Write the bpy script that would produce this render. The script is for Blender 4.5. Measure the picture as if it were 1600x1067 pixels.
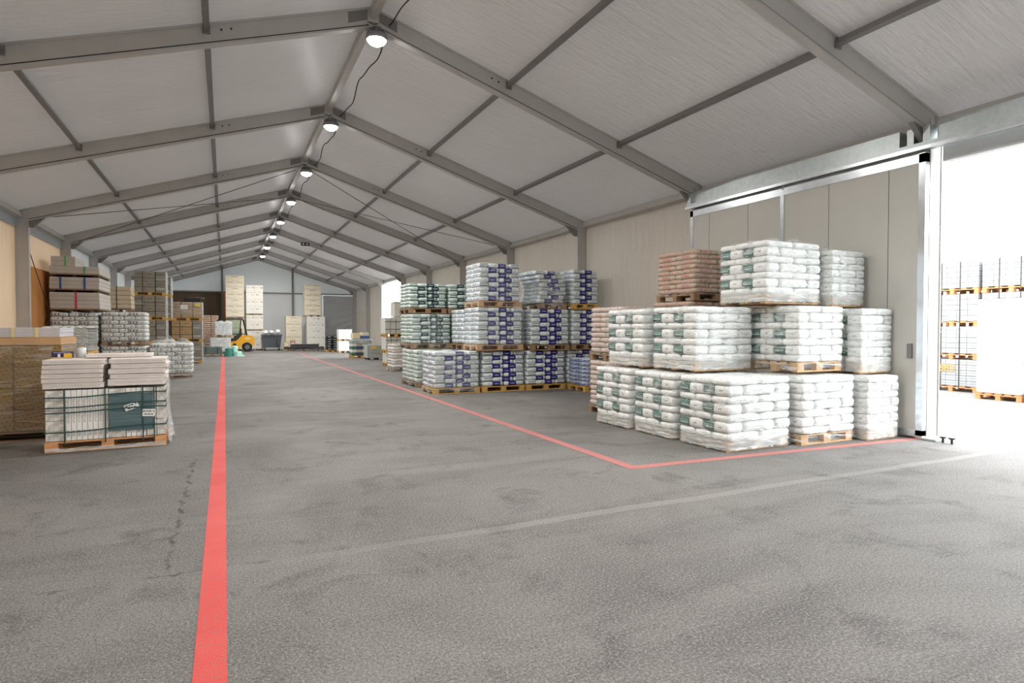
import bpy, math, random
from mathutils import Vector, Matrix, noise
random.seed(7)
for o in list(bpy.data.objects): bpy.data.objects.remove(o)
SC = bpy.context.scene
COL = SC.collection
R = math.radians

# ---------------------------------------------------------------- camera
cd = bpy.data.cameras.new('camera'); cam = bpy.data.objects.new('camera', cd); COL.objects.link(cam)
cd.sensor_width = 36.0; cd.lens = 36.0 * 953.0 / 1600.0; cd.clip_end = 400
cam.location = (-2.358, 0.0, 1.656); cam.rotation_euler = (R(90 - 1.272), 0, R(-25.222))
SC.camera = cam
# ---------------------------------------------------------------- sky, exposure
SKY = 10.0
LAMP_W = 215.0
w = bpy.data.worlds.new('overcast_sky'); SC.world = w; w.use_nodes = True
bgn = w.node_tree.nodes['Background']; bgn.inputs[0].default_value = (0.96, 0.985, 1.0, 1); bgn.inputs[1].default_value = SKY
SC.view_settings.view_transform = 'Standard'; SC.view_settings.look = 'None'
SC.view_settings.exposure = 0.0; SC.view_settings.gamma = 1.0; SC.view_settings.use_curve_mapping = False

# ---------------------------------------------------------------- hall dimensions
F0, BAY = 5.66, 5.0                 # first portal frame beside the open doorway, bay length
KMIN, KEND = -3, 9                  # frames behind the camera .. back gable
HALF = 7.45
SL = 0.317                          # roof slope
ZR = 7.17                           # fabric at the ridge
def fy(k): return F0 + BAY * k
def zroof(x): return ZR - SL * abs(x)

# ---------------------------------------------------------------- colour and node helpers
def s2l(c):
    return tuple(((v / 255) / 12.92 if v / 255 <= 0.04045 else ((v / 255 + 0.055) / 1.055) ** 2.4) for v in c)
class NT:
    def __init__(s, name):
        s.m = bpy.data.materials.new(name); s.m.use_nodes = True
        s.t = s.m.node_tree; s.n = s.t.nodes; s.l = s.t.links
        s.b = s.n['Principled BSDF']; s.out = s.n['Material Output']; s._tc = None
    def new(s, ty, **kw):
        n = s.n.new(ty)
        for k, v in kw.items(): setattr(n, k, v)
        return n
    def link(s, a, b): s.l.new(a, b)
    def put(s, sock, v):
        if isinstance(v, (int, float)): sock.default_value = v
        elif isinstance(v, tuple): sock.default_value = (*v, 1) if len(v) == 3 and len(sock.default_value) == 4 else v
        else: s.l.new(v, sock)
    def math(s, op, a, b=None, c=None):
        n = s.new('ShaderNodeMath', operation=op)
        s.put(n.inputs[0], a)
        if b is not None: s.put(n.inputs[1], b)
        if c is not None: s.put(n.inputs[2], c)
        return n.outputs[0]
    def mix(s, f, a, b):
        n = s.new('ShaderNodeMix', data_type='RGBA')
        s.put(n.inputs[0], f); s.put(n.inputs[6], a); s.put(n.inputs[7], b)
        return n.outputs[2]
    def obj(s):
        if s._tc is None:
            s._tc = s.new('ShaderNodeTexCoord').outputs['Object']
        return s._tc
    def xyz(s, v=None):
        n = s.new('ShaderNodeSeparateXYZ'); s.l.new(v or s.obj(), n.inputs[0]); return n.outputs
    def mapped(s, scale, rot=(0, 0, 0), v=None):
        n = s.new('ShaderNodeMapping'); n.inputs['Scale'].default_value = scale; n.inputs['Rotation'].default_value = rot
        s.l.new(v or s.obj(), n.inputs[0]); return n.outputs[0]
    def noise(s, scale, detail=4, rough=0.55, v=None, dist=0.0):
        n = s.new('ShaderNodeTexNoise'); n.inputs['Scale'].default_value = scale; n.inputs['Detail'].default_value = detail
        n.inputs['Roughness'].default_value = rough; n.inputs['Distortion'].default_value = dist
        s.l.new(v or s.obj(), n.inputs[0]); return n.outputs[0]
    def ramp(s, v, a, b, lo=0.0, hi=1.0):
        n = s.new('ShaderNodeMapRange'); s.put(n.inputs[0], v)
        n.inputs[1].default_value = a; n.inputs[2].default_value = b; n.inputs[3].default_value = lo; n.inputs[4].default_value = hi
        return n.outputs[0]
    def bump(s, h, strength=0.3, dist=0.01):
        n = s.new('ShaderNodeBump'); n.inputs['Strength'].default_value = strength; n.inputs['Distance'].default_value = dist
        s.l.new(h, n.inputs['Height']); s.l.new(n.outputs[0], s.b.inputs['Normal']); return n.outputs[0]
    def rng(s, v, a, b):
        return s.math('MULTIPLY', s.math('GREATER_THAN', v, a), s.math('LESS_THAN', v, b))
    def base(s, c, rough=0.6, metal=0.0):
        s.put(s.b.inputs['Base Color'], c); s.b.inputs['Roughness'].default_value = rough; s.b.inputs['Metallic'].default_value = metal
        return s
MATS = {}
def plain(name, c, rough=0.6, metal=0.0, var=0.0, vscale=8.0, bump=0.0, bscale=60.0):
    if name in MATS: return MATS[name]
    t = NT(name); c = s2l(c)
    if var: 
        f = t.ramp(t.noise(vscale), 0.3, 0.7)
        t.base(t.mix(f, tuple(x * (1 - var) for x in c), tuple(min(1, x * (1 + var)) for x in c)), rough, metal)
    else: t.base(c, rough, metal)
    if bump: t.bump(t.noise(bscale), bump, 0.01)
    MATS[name] = t.m; return t.m

def print_mat(name, basec, prints, rough=0.45, wr=0.25, var=0.06):
    """surface with flat print: prints = (axA,a0,a1,axB,b0,b1,colour,style[,facing axis,sign])"""
    if name in MATS: return MATS[name]
    t = NT(name); X = t.xyz(); b = s2l(basec)
    col = t.mix(t.ramp(t.noise(7.0), 0.3, 0.7), tuple(v * (1 - var) for v in b), tuple(min(1, v * (1 + var)) for v in b))
    nrm = None
    for p in prints:
        A, a0, a1, B, b0, b1, c, st = p[:8]
        u, v = X[A], X[B]
        m = t.math('MULTIPLY', t.rng(u, a0, a1), t.rng(v, b0, b1))
        if len(p) > 8:                      # only on the side of the thing that lies towards -axis / +axis
            ax, lim = p[8], p[9]
            m = t.math('MULTIPLY', m, t.math('LESS_THAN', X[ax], lim) if lim < 0 else t.math('GREATER_THAN', X[ax], lim))
        if st == 'text':                    # a line of small lettering
            n = t.noise(1.0, 1, 0.5, t.mapped(tuple(150.0 if i == A else 30.0 if i == B else 0.0 for i in range(3))))
            m = t.math('MULTIPLY', m, t.math('GREATER_THAN', n, 0.46))
        if st == 'faint':
            m = t.math('MULTIPLY', m, t.ramp(t.noise(18.0), 0.38, 0.6))
        if st == 'ccc':                     # three bold capital C shapes
            pch = (a1 - a0) / 3
            loc = t.math('SUBTRACT', t.math('MODULO', t.math('SUBTRACT', u, a0 - 3 * pch), pch), pch * 0.55)
            vv = t.math('SUBTRACT', v, (b0 + b1) / 2)
            d = t.math('SQRT', t.math('ADD', t.math('POWER', loc, 2.0), t.math('POWER', vv, 2.0)))
            r = pch * 0.42
            ring = t.rng(d, r * 0.42, r * 1.08)
            gap = t.math('MULTIPLY', t.math('GREATER_THAN', loc, r * 0.35), t.math('LESS_THAN', t.math('ABSOLUTE', vv), r * 0.55))
            m = t.math('MULTIPLY', t.math('MULTIPLY', m, ring), t.math('SUBTRACT', 1.0, gap))
        if st == 'zig':                     # a zigzag mark
            pch = (a1 - a0) / 4
            tri = t.math('PINGPONG', t.math('SUBTRACT', u, a0 - 8 * pch), pch / 2)
            h = b1 - b0
            dz = t.math('ABSOLUTE', t.math('SUBTRACT', t.math('SUBTRACT', v, b0), t.math('MULTIPLY', tri, h / (pch / 2))))
            m = t.math('MULTIPLY', m, t.math('LESS_THAN', dz, h * 0.28))
        if st == 'lines':
            s_ = t.math('SINE', t.math('MULTIPLY', v, 2 * math.pi / 0.016))
            m = t.math('MULTIPLY', m, t.math('GREATER_THAN', s_, 0.2))
        col = t.mix(m, col, s2l(c))
    t.base(col, rough)
    if wr: t.bump(t.noise(22.0, 5, 0.6, t.mapped((1, 1, 2.2))), wr, 0.02)
    MATS[name] = t.m; return t.m

# ---------------------------------------------------------------- mesh helpers
class MB:
    def __init__(s): s.v = []; s.f = []; s.mi = []
    def add(s, vs, fs, m=0):
        o = len(s.v); s.v += [tuple(p) for p in vs]; s.f += [tuple(i + o for i in f) for f in fs]; s.mi += [m] * len(fs); return s
    def box(s, x0, x1, y0, y1, z0, z1, m=0):
        return s.add([(x0, y0, z0), (x1, y0, z0), (x1, y1, z0), (x0, y1, z0), (x0, y0, z1), (x1, y0, z1), (x1, y1, z1), (x0, y1, z1)],
                     [(0, 3, 2, 1), (4, 5, 6, 7), (0, 1, 5, 4), (1, 2, 6, 5), (2, 3, 7, 6), (3, 0, 4, 7)], m)
    def prism(s, prof, axis, a0, a1, m=0):
        """closed profile (counter-clockwise pairs of the two other axes) extruded along an axis"""
        n = len(prof)
        def P(q, a):
            return (a, q[0], q[1]) if axis == 0 else (q[0], a, q[1]) if axis == 1 else (q[0], q[1], a)
        vs = [P(q, a0) for q in prof] + [P(q, a1) for q in prof]
        fs = [(i, (i + 1) % n, n + (i + 1) % n, n + i) for i in range(n)] + [tuple(range(n - 1, -1, -1)), tuple(range(n, 2 * n))]
        return s.add(vs, fs, m)
    def beam(s, p0, p1, wd, ht, up=(0, 0, 1), m=0):
        p0, p1 = Vector(p0), Vector(p1); d = (p1 - p0).normalized(); sd = d.cross(Vector(up)).normalized(); u = sd.cross(d)
        vs = []
        for p in (p0, p1):
            for a, b in ((-1, -1), (1, -1), (1, 1), (-1, 1)): vs.append(p + sd * a * wd / 2 + u * b * ht / 2)
        return s.add(vs, [(0, 3, 2, 1), (4, 5, 6, 7), (0, 1, 5, 4), (1, 2, 6, 5), (2, 3, 7, 6), (3, 0, 4, 7)], m)
    def tube(s, pts, r, n=8, m=0, closed=False):
        pts = [Vector(p) for p in pts]; vs = []; fs = []
        for i, p in enumerate(pts):
            a = pts[max(0, i - 1)]; b = pts[min(len(pts) - 1, i + 1)]; d = (b - a).normalized()
            h = Vector((0, 0, 1)) if abs(d.z) < 0.9 else Vector((1, 0, 0)); u = d.cross(h).normalized(); v = u.cross(d)
            rr = r[i] if isinstance(r, (list, tuple)) else r
            for k in range(n):
                t = 2 * math.pi * k / n; vs.append(p + (u * math.cos(t) + v * math.sin(t)) * rr)
        for i in range(len(pts) - 1):
            for k in range(n): fs.append((i * n + k, i * n + (k + 1) % n, (i + 1) * n + (k + 1) % n, (i + 1) * n + k))
        fs.append(tuple(range(n - 1, -1, -1))); fs.append(tuple((len(pts) - 1) * n + k for k in range(n)))
        return s.add(vs, fs, m)
    def grid(s, fn, nu, nv, m=0):
        vs = [fn(i / nu, j / nv) for j in range(nv + 1) for i in range(nu + 1)]
        fs = [(j * (nu + 1) + i, j * (nu + 1) + i + 1, (j + 1) * (nu + 1) + i + 1, (j + 1) * (nu + 1) + i) for j in range(nv) for i in range(nu)]
        return s.add(vs, fs, m)
    def mesh(s, name, mats, smooth=False):
        me = bpy.data.meshes.new(name); me.from_pydata(s.v, [], s.f); me.update()
        for m in (mats if isinstance(mats, (list, tuple)) else [mats]): me.materials.append(m)
        me.polygons.foreach_set('material_index', s.mi)
        if smooth: me.polygons.foreach_set('use_smooth', [True] * len(s.f))
        me.update(); return me
def link(name, me, parent=None, loc=(0, 0, 0), rz=0.0, rot=None):
    o = bpy.data.objects.new(name, me); COL.objects.link(o)
    o.location = loc; o.rotation_euler = rot if rot else (0, 0, rz)
    if parent: o.parent = parent
    return o
def tag(o, label, cat, group=None, kind=None):
    o['label'] = label; o['category'] = cat
    if group: o['group'] = group
    if kind: o['kind'] = kind
    return o
def thing(name, label, cat, loc=(0, 0, 0), rz=0.0, group=None, kind=None):
    return tag(link(name, None, None, loc, rz), label, cat, group, kind)
CACHE = {}
def cached(key, fn):
    if key not in CACHE: CACHE[key] = fn()
    return CACHE[key]
def boxmesh(sx, sy, sz, mat, bev=0.0):
    """box with origin at its centre, edges lightly chamfered when bev > 0"""
    def mk():
        mb = MB()
        if not bev: mb.box(-sx / 2, sx / 2, -sy / 2, sy / 2, -sz / 2, sz / 2)
        else:
            b = bev; X, Y, Z = sx / 2, sy / 2, sz / 2
            prof = [(-X + b, -Y), (X - b, -Y), (X, -Y + b), (X, Y - b), (X - b, Y), (-X + b, Y), (-X, Y - b), (-X, -Y + b)]
            ins = [(x * (1 - b / X), y * (1 - b / Y)) for x, y in prof]
            vs = [(x, y, -Z) for x, y in ins] + [(x, y, -Z + b) for x, y in prof] + [(x, y, Z - b) for x, y in prof] + [(x, y, Z) for x, y in ins]
            fs = [tuple(range(7, -1, -1)), tuple(range(24, 32))]
            for r in range(3):
                for i in range(8): fs.append((r * 8 + i, r * 8 + (i + 1) % 8, (r + 1) * 8 + (i + 1) % 8, (r + 1) * 8 + i))
            mb.add(vs, fs)
        return mb.mesh('block', mat)
    return cached(('box', round(sx, 4), round(sy, 4), round(sz, 4), mat.name, bev), mk)

# ---------------------------------------------------------------- materials
def m_asphalt():
    t = NT('asphalt'); X = t.xyz()
    big = t.noise(0.35, 5, 0.6, dist=0.8); mid = t.noise(1.5, 6, 0.68, dist=0.6); fine = t.noise(60.0, 3, 0.7); grit = t.noise(85.0, 3, 0.65)
    col = t.mix(t.ramp(big, 0.35, 0.68), s2l((134, 132, 129)), s2l((99, 97, 94)))
    streak = t.noise(1.0, 5, 0.65, t.mapped((0.22, 1.3, 1), (0, 0, 0.25)), dist=1.2)
    col = t.mix(t.ramp(streak, 0.5, 0.72, 0, 0.55), col, s2l((76, 74, 72)))
    col = t.mix(t.ramp(mid, 0.54, 0.70, 0, 0.8), col, s2l((68, 65, 63)))
    col = t.mix(t.ramp(fine, 0.45, 0.66, 0.0, 0.55), col, s2l((182, 179, 176)))
    col = t.mix(t.ramp(grit, 0.56, 0.66, 0, 0.9), col, s2l((50, 47, 45)))
    # a sealed joint between two asphalt lanes, and an open crack
    jy = t.math('ADD', X[1], t.math('MULTIPLY', t.math('SUBTRACT', t.noise(0.8, 3), 0.5), 0.12))
    jm = t.rng(jy, 4.52, 4.64)
    jm = t.math('MULTIPLY', jm, t.ramp(X[0], -3.0, 0.5, 0.0, 0.32))
    col = t.mix(jm, col, s2l((178, 174, 168)))
    cx = t.math('ADD', X[0], t.math('MULTIPLY', t.math('SUBTRACT', t.noise(3.2, 6, 0.75), 0.5), 0.26))
    cm = t.math('MULTIPLY', t.rng(cx, -2.74, -2.705), t.rng(X[1], 4.7, 8.6))
    cm = t.math('MULTIPLY', cm, t.ramp(t.noise(7.0), 0.42, 0.6))
    c2 = t.math('ADD', X[1], t.math('MULTIPLY', t.math('SUBTRACT', t.noise(2.5, 6, 0.75), 0.5), 0.3))
    cm2 = t.math('MULTIPLY', t.math('MULTIPLY', t.rng(c2, 4.63, 4.665), t.math('LESS_THAN', X[0], -2.0)), t.ramp(t.noise(5.0), 0.45, 0.65))
    cm = t.math('MAXIMUM', cm, cm2)
    col = t.mix(t.math('MULTIPLY', cm, 0.7), col, s2l((52, 47, 43)))
    t.base(col, 0.72); t.b.inputs['Specular IOR Level'].default_value = 0.35
    h = t.math('ADD', t.math('MULTIPLY', t.noise(95.0, 3, 0.7), 1.0), t.math('MULTIPLY', cm, -1.2))
    t.bump(h, 0.8, 0.02); return t.m
def m_paint(name, c, worn):
    t = NT(name); f = t.ramp(t.noise(60.0, 4, 0.7), worn, worn + 0.12); f2 = t.ramp(t.noise(1.1, 3), 0.4, 0.75, 0, 0.5)
    a = s2l(c); col = t.mix(f2, a, tuple(min(1, x * 1.15 + 0.08) for x in a))
    col = t.mix(t.math('MULTIPLY', f, 0.7), col, s2l((138, 118, 112))); t.base(col, 0.75); t.bump(t.noise(95.0, 3, 0.7), 0.5, 0.01); return t.m
def m_fabric(name, c, trans, wr=0.35, rough=0.38, scale=(1.0, 0.35, 1.0), rot=(0, 0, 0.25), crease=0.0):
    t = NT(name); cl = s2l(c)
    n1 = t.noise(3.0, 6, 0.62, t.mapped(scale, rot), 1.2); n2 = t.noise(0.5, 3)
    col = t.mix(t.ramp(n2, 0.3, 0.7), tuple(x * 0.95 for x in cl), tuple(min(1, x * 1.04) for x in cl))
    t.base(col, rough); t.b.inputs['Specular IOR Level'].default_value = 0.45
    h = n1
    if crease:
        X = t.xyz()
        for ax, p in ((1, 1.15), (2, 0.62)):
            q = t.math('PINGPONG', X[ax], p / 2); h = t.math('ADD', h, t.math('MULTIPLY', t.math('LESS_THAN', q, 0.02), crease))
    nm = t.bump(h, wr, 0.06)
    tr = t.new('ShaderNodeBsdfTranslucent'); tr.inputs[0].default_value = (*cl, 1)
    ad = t.new('ShaderNodeMixShader'); ad.inputs[0].default_value = trans
    t.link(t.b.outputs[0], ad.inputs[1]); t.link(tr.outputs[0], ad.inputs[2]); t.link(ad.outputs[0], t.out.inputs[0]); return t.m
def m_film(name, lo, hi, ang=0.6, tint=(235, 240, 240)):
    t = NT(name)
    n = t.noise(2.6, 6, 0.66, t.mapped((1.3, 1.3, 8.0), (ang, ang * 0.6, 0)), 0.8)
    n2 = t.noise(3.0, 3)
    f = t.math('ADD', t.ramp(n, 0.50, 0.66, 0.0, hi - lo), t.ramp(n2, 0.4, 0.7, lo, lo + 0.08))
    t.base(s2l(tint), 0.16); t.b.inputs['Specular IOR Level'].default_value = 0.8
    nm = t.bump(t.noise(9.0, 5, 0.65, t.mapped((1.0, 1.0, 3.0), (ang, 0, 0))), 0.7, 0.03)
    tr = t.new('ShaderNodeBsdfTransparent'); mx = t.new('ShaderNodeMixShader')
    t.link(f, mx.inputs[0]); t.link(tr.outputs[0], mx.inputs[1]); t.link(t.b.outputs[0], mx.inputs[2]); t.link(mx.outputs[0], t.out.inputs[0]); return t.m
def m_wood(name, c, v=0.25):
    t = NT(name); cl = s2l(c); n = t.noise(6.0, 5, 0.6, t.mapped((1.0, 14.0, 14.0)))
    t.base(t.mix(t.ramp(n, 0.3, 0.7), tuple(x * (1 - v) for x in cl), tuple(min(1, x * (1 + v)) for x in cl)), 0.75); t.bump(n, 0.2, 0.004); return t.m
def m_galv(name, c, rough=0.35):
    t = NT(name); cl = s2l(c); n = t.noise(9.0, 4, 0.7)
    t.base(t.mix(t.ramp(n, 0.35, 0.65), tuple(x * 0.85 for x in cl), cl), rough, 0.75); return t.m
ASPHALT = m_asphalt()
RED = m_paint('red_floor_paint', (208, 72, 68), 0.52); PINK = m_paint('faded_red_floor_paint', (196, 112, 108), 0.44)
ROOF = m_fabric('roof_pvc', (204, 201, 199), 0.018, 0.8, 0.36, (0.5, 4.2, 1.0), (0, 0, 0.22))
WALLTAN = m_fabric('tan_wall_pvc', (196, 189, 178), 0.02, 0.7, 0.45, (1, 2.4, 0.5), (0, 0, 0), 0.5)
WALLWARM = m_fabric('warm_wall_pvc', (230, 202, 168), 0.03, 0.3, 0.5, (1, 3.5, 0.12), (0, 0, 0))
WALLGREY = m_fabric('grey_wall_pvc', (190, 192, 192), 0.03, 0.4, 0.45, (2.4, 1, 0.5), (0, 0, 0))
WALLLIGHT = m_fabric('light_grey_wall_pvc', (205, 210, 212), 0.03, 0.3, 0.45, (2.0, 2.0, 0.6), (0, 0, 0))
DRAPE = m_fabric('dark_grey_drape', (206, 208, 212), 0.01, 0.8, 0.4, (1.2, 1, 1.6), (0, 0.7, 0))
BROWN = m_fabric('dark_brown_tarpaulin', (84, 66, 48), 0.004, 0.3, 0.5, (3, 1, 0.2), (0, 0, 0))
ORANGE = m_wood('orange_brown_grain', (196, 134, 72), 0.10)
ALU = plain('anodised_aluminium', (186, 184, 181), 0.45, 0.15, 0.05, 3.0)
ALUD = plain('dark_aluminium', (126, 124, 122), 0.45, 0.15)
GALV = m_galv('galvanised_steel', (190, 198, 198)); BRIGHT = m_galv('bright_aluminium', (226, 232, 238), 0.22)
DOORP = plain('door_panel_grey', (196, 196, 190), 0.42, 0.0, 0.03, 2.0)
RUBBER = plain('black_rubber', (24, 24, 25), 0.7); BLACK = plain('black_paint', (28, 28, 30), 0.45)
STEEL = plain('dark_steel_cable', (92, 88, 84), 0.5, 0.4)
WOOD = m_wood('pallet_wood', (196, 160, 116)); WOOD2 = m_wood('old_pallet_wood', (150, 122, 92)); WOODO = m_wood('orange_pallet_wood', (214, 158, 108)); WOODY = m_wood('yellow_pallet_wood', (206, 164, 92))
WHITE = plain('white_carton', (232, 230, 224), 0.6, 0, 0.04)
FILM = m_film('stretch_film', 0.07, 0.62); FILM2 = m_film('stretch_film_thin', 0.03, 0.34, 0.35); FILMD = m_film('stretch_film_dense', 0.42, 0.85, 0.9)
STRAPG = plain('green_strap', (38, 78, 74), 0.4); STRAPD = plain('dark_strap', (52, 50, 46), 0.45)

# ================================================================ THE SETTING
def strip(pts, z, mat, name, label):
    mb = MB(); mb.add([(x, y, 0) for x, y in pts] + [(x, y, z) for x, y in pts],
                      [(3, 2, 1, 0), (4, 5, 6, 7), (0, 1, 5, 4), (1, 2, 6, 5), (2, 3, 7, 6), (3, 0, 4, 7)])
    return tag(link(name, mb.mesh(name, mat)), label, 'floor marking', kind='structure')
mb = MB(); mb.add([(-60, -60, 0), (90, -60, 0), (90, 120, 0), (-60, 120, 0)], [(0, 1, 2, 3)])
tag(link('floor', mb.mesh('floor', ASPHALT)), 'grey weathered asphalt floor of the storage tent', 'floor', kind='structure')
strip([(-2.512, -6), (-2.362, -6), (-2.362, 39), (-2.512, 39)], 0.003, RED, 'trim_1', 'bright red painted aisle line beside the stacked tile cartons')
strip([(1.93, 5.84), (2.075, 5.97), (2.10, 42), (1.96, 42)], 0.003, PINK, 'trim_2', 'faded red painted aisle line beside the sack pallets')
strip([(1.93, 5.84), (7.05, 5.58), (7.3, 5.70), (2.075, 5.97)], 0.0031, PINK, 'trim_3', 'faded red cross line ending at the sliding door')

ceil = thing('ceiling', 'pale grey fabric tent roof in pitched sheets between aluminium rafters', 'ceiling', kind='structure')
for k in range(KMIN, KEND):
    for sgn in (-1, 1):
        def fn(u, v, k=k, sgn=sgn):
            x = sgn * (u * (HALF + 0.15)); y = fy(k) - 0.02 + v * (BAY + 0.04 + (0.2 if k == KEND - 1 else 0))
            sag = 0.05 * math.sin(math.pi * v) * (0.6 + 0.4 * math.sin(math.pi * ((u * 3) % 1)))
            return (x, y, zroof(x) - sag * 0.55 + 0.012 * math.sin(math.pi * v) * noise.noise(Vector((x * 0.8, y * 1.6, k))))
        mb = MB(); mb.grid(fn, 22, 10)
        link('roof_sheet', mb.mesh('roof_sheet', ROOF, True), ceil)
ntrim = 4
raf_d = 0.325
def rafter_mesh(sgn):
    mb = MB()
    x1 = 7.30
    p0 = Vector((0, 0, ZR + 0.01)); p1 = Vector((sgn * x1, 0, ZR + 0.01 - SL * x1)); d = (p1 - p0).normalized()
    nrm = Vector((0, 1, 0)).cross(d); nrm = nrm if nrm.z < 0 else -nrm
    mb.beam(p0 + nrm * raf_d / 2, p1 + nrm * raf_d / 2, 0.10, raf_d, (0, 0, 1))
    for off, wd, ht in ((raf_d, 0.135, 0.03), (0.03, 0.13, 0.035)):
        mb.beam(p0 + nrm * off, p1 + nrm * off, wd, ht)
    mb.beam(p0 + nrm * (raf_d - 0.03), p1 + nrm * (raf_d - 0.03), 0.104, 0.016, m=1)
    return mb.mesh('rafter', [ALU, BLACK])
def column_mesh(sgn):
    mb = MB(); zt = zroof(7.2) - 0.12
    mb.box(7.16, 7.42, -0.055, 0.055, 0.02, zt); mb.box(7.14, 7.165, -0.07, 0.07, 0.02, zt); mb.box(7.415, 7.44, -0.07, 0.07, 0.02, zt)
    mb.box(7.05, 7.55, -0.16, 0.16, 0, 0.022)
    if sgn < 0:
        mb.v = [(-x, -y, z) for x, y, z in mb.v]
    return mb.mesh('column', ALU)
RM = {s: rafter_mesh(s) for s in (-1, 1)}; CM = {s: column_mesh(s) for s in (-1, 1)}
def haunch(sgn):
    mb = MB(); zt = zroof(7.2)
    mb.prism([(-7.42, zt - 0.5), (-7.05, zt - 0.5), (-6.55, zt + 0.02), (-6.55, zt + 0.14), (-7.42, zt - 0.08)], 1, -0.04, 0.04)
    if sgn > 0: mb.v = [(-x, -y, z) for x, y, z in mb.v]
    return mb.mesh('haunch', ALUD)
HM = {s: haunch(s) for s in (-1, 1)}
bm_ = MB(); bm_.tube([(0, -0.065, 0), (0, 0.065, 0)], 0.016, 8); BOLT = bm_.mesh('bolt', BLACK)
rp = MB(); rp.prism([(-0.42, -0.36), (0, -0.20), (0.42, -0.36), (0.42, -0.15), (0, -0.03), (-0.42, -0.15)], 1, -0.06, 0.06); RPM = rp.mesh('ridge_plate', ALUD)
LN = ['first', 'second', 'third', 'fourth', 'fifth', 'sixth', 'seventh', 'eighth', 'ninth', 'tenth', 'eleventh', 'twelfth', 'thirteenth']
for k in range(KMIN, KEND + 1):
    lab = {0: 'aluminium portal frame standing at the edge of the open doorway', 1: 'aluminium portal frame at the closed edge of the sliding door',
           KEND: 'aluminium gable frame against the back wall'}.get(k, LN[KEND - k] + ' aluminium portal frame counted from the back gable')
    fr = thing('trim_%d' % ntrim, lab, 'roof frame', (0, fy(k), 0), 0, None if k in (0, 1, KEND) else 'inner portal frames', 'structure'); ntrim += 1
    for s in (-1, 1):
        link('rafter', RM[s], fr); link('column', CM[s], fr); link('haunch', HM[s], fr)
        for xx in (2.22, 2.36):
            link('bolt', BOLT, fr, (s * xx, 0, zroof(xx) - 0.13))
    link('ridge_plate', RPM, fr, (0, 0, ZR))
# purlins, ridge and eave beams
L0, L1 = fy(KMIN), fy(KEND)
def long_beam(x, wd, ht, drop, lab, mat=ALU, tilt=True, group=None):
    global ntrim
    z = zroof(x) - drop
    o = thing('trim_%d' % ntrim, lab, 'roof purlin', (x, L0, z), 0, group, 'structure'); ntrim += 1
    me = MB()
    seg = BAY - 0.12
    pr = [(-wd / 2, -ht / 2), (wd / 2, -ht / 2), (wd / 2, ht / 2), (-wd / 2, ht / 2)]
    sgn = 1 if x <= 0 else -1
    th = math.atan(SL) * sgn if x else 0.0
    pr = [(p * math.cos(th) - q * math.sin(th), p * math.sin(th) + q * math.cos(th)) for p, q in pr]
    me.prism([(p, q) for p, q in pr][::-1], 1, 0.06, 0.06 + seg)
    for e in (0.045, 0.075 + seg): me.box(-wd * 0.75, wd * 0.75, e - 0.03 if e > 1 else e, e if e > 1 else e + 0.03, -ht * 0.9, ht * 0.6)
    me = me.mesh('purlin', mat)
    for k in range(KMIN, KEND): link('purlin', me, o, (0, (k - KMIN) * BAY, 0))
    return o
long_beam(0.0, 0.13, 0.16, 0.13, 'ridge beam carrying the row of bright lamps')
for x, l in ((-2.57, 'upper roof purlin on the slope above the stacked cartons'), (-5.10, 'lower roof purlin on the slope above the stacked cartons'),
             (2.57, 'upper roof purlin on the slope above the sack pallets'), (5.10, 'lower roof purlin on the slope above the sack pallets')):
    long_beam(x, 0.075, 0.09, 0.085, l, ALUD)
long_beam(-7.36, 0.14, 0.16, 0.13, 'eave beam above the tan wall with orange rectangle'); long_beam(7.36, 0.14, 0.16, 0.13, 'eave beam above the sliding door and sack pallets')

# walls: one sheet of fabric per bay
def sheet(k, x, mat, parent, z1=None, seed=0, amp=0.025):
    z1 = z1 or zroof(7.4) + 0.02
    def fn(u, v):
        y = fy(k) + u * BAY; z = z1 * v
        top = max(0, v - 0.7) / 0.3
        dx = amp * min(1, 6 * u * (1 - u)) * (noise.noise(Vector((y * 1.3, z * 0.5, seed + k))) + 0.7 * top * math.sin(y * 21 + 3 * noise.noise(Vector((y, k, 0)))))
        return (x + dx, y, z)
    mb = MB(); mb.grid(fn, 60, 16); return link('wall_sheet', mb.mesh('wall_sheet', mat, True), parent)
wl = thing('wall_left', 'long fabric side wall behind the stacked cartons and boards', 'wall', kind='structure')
for k in range(KMIN, KEND): sheet(k, -HALF, WALLWARM if k <= 3 else WALLLIGHT, wl, None, 3)
mb = MB(); mb.box(-7.37, -7.35, 20.80, 23.9, 0.05, 3.42); link('orange_rectangle', mb.mesh('orange_rectangle', ORANGE), wl)  # thin grained rectangle, darker orange, over the lower part of the wall sheet
mb = MB(); mb.box(-7.40, -7.385, 15.8, 25.6, 4.36, 4.72); link('top_band', mb.mesh('top_band', plain('blue_grey_band', (150, 156, 162), 0.6, 0, 0.06)), wl)
wr_ = thing('wall_right', 'long tan fabric side wall behind the sack pallets', 'wall', kind='structure')
for k in range(KMIN, KEND):
    if k in (-1, 6): continue
    sheet(k, HALF, WALLTAN if k > -2 else WALLLIGHT, wr_, None, 9, 0.03)
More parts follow.
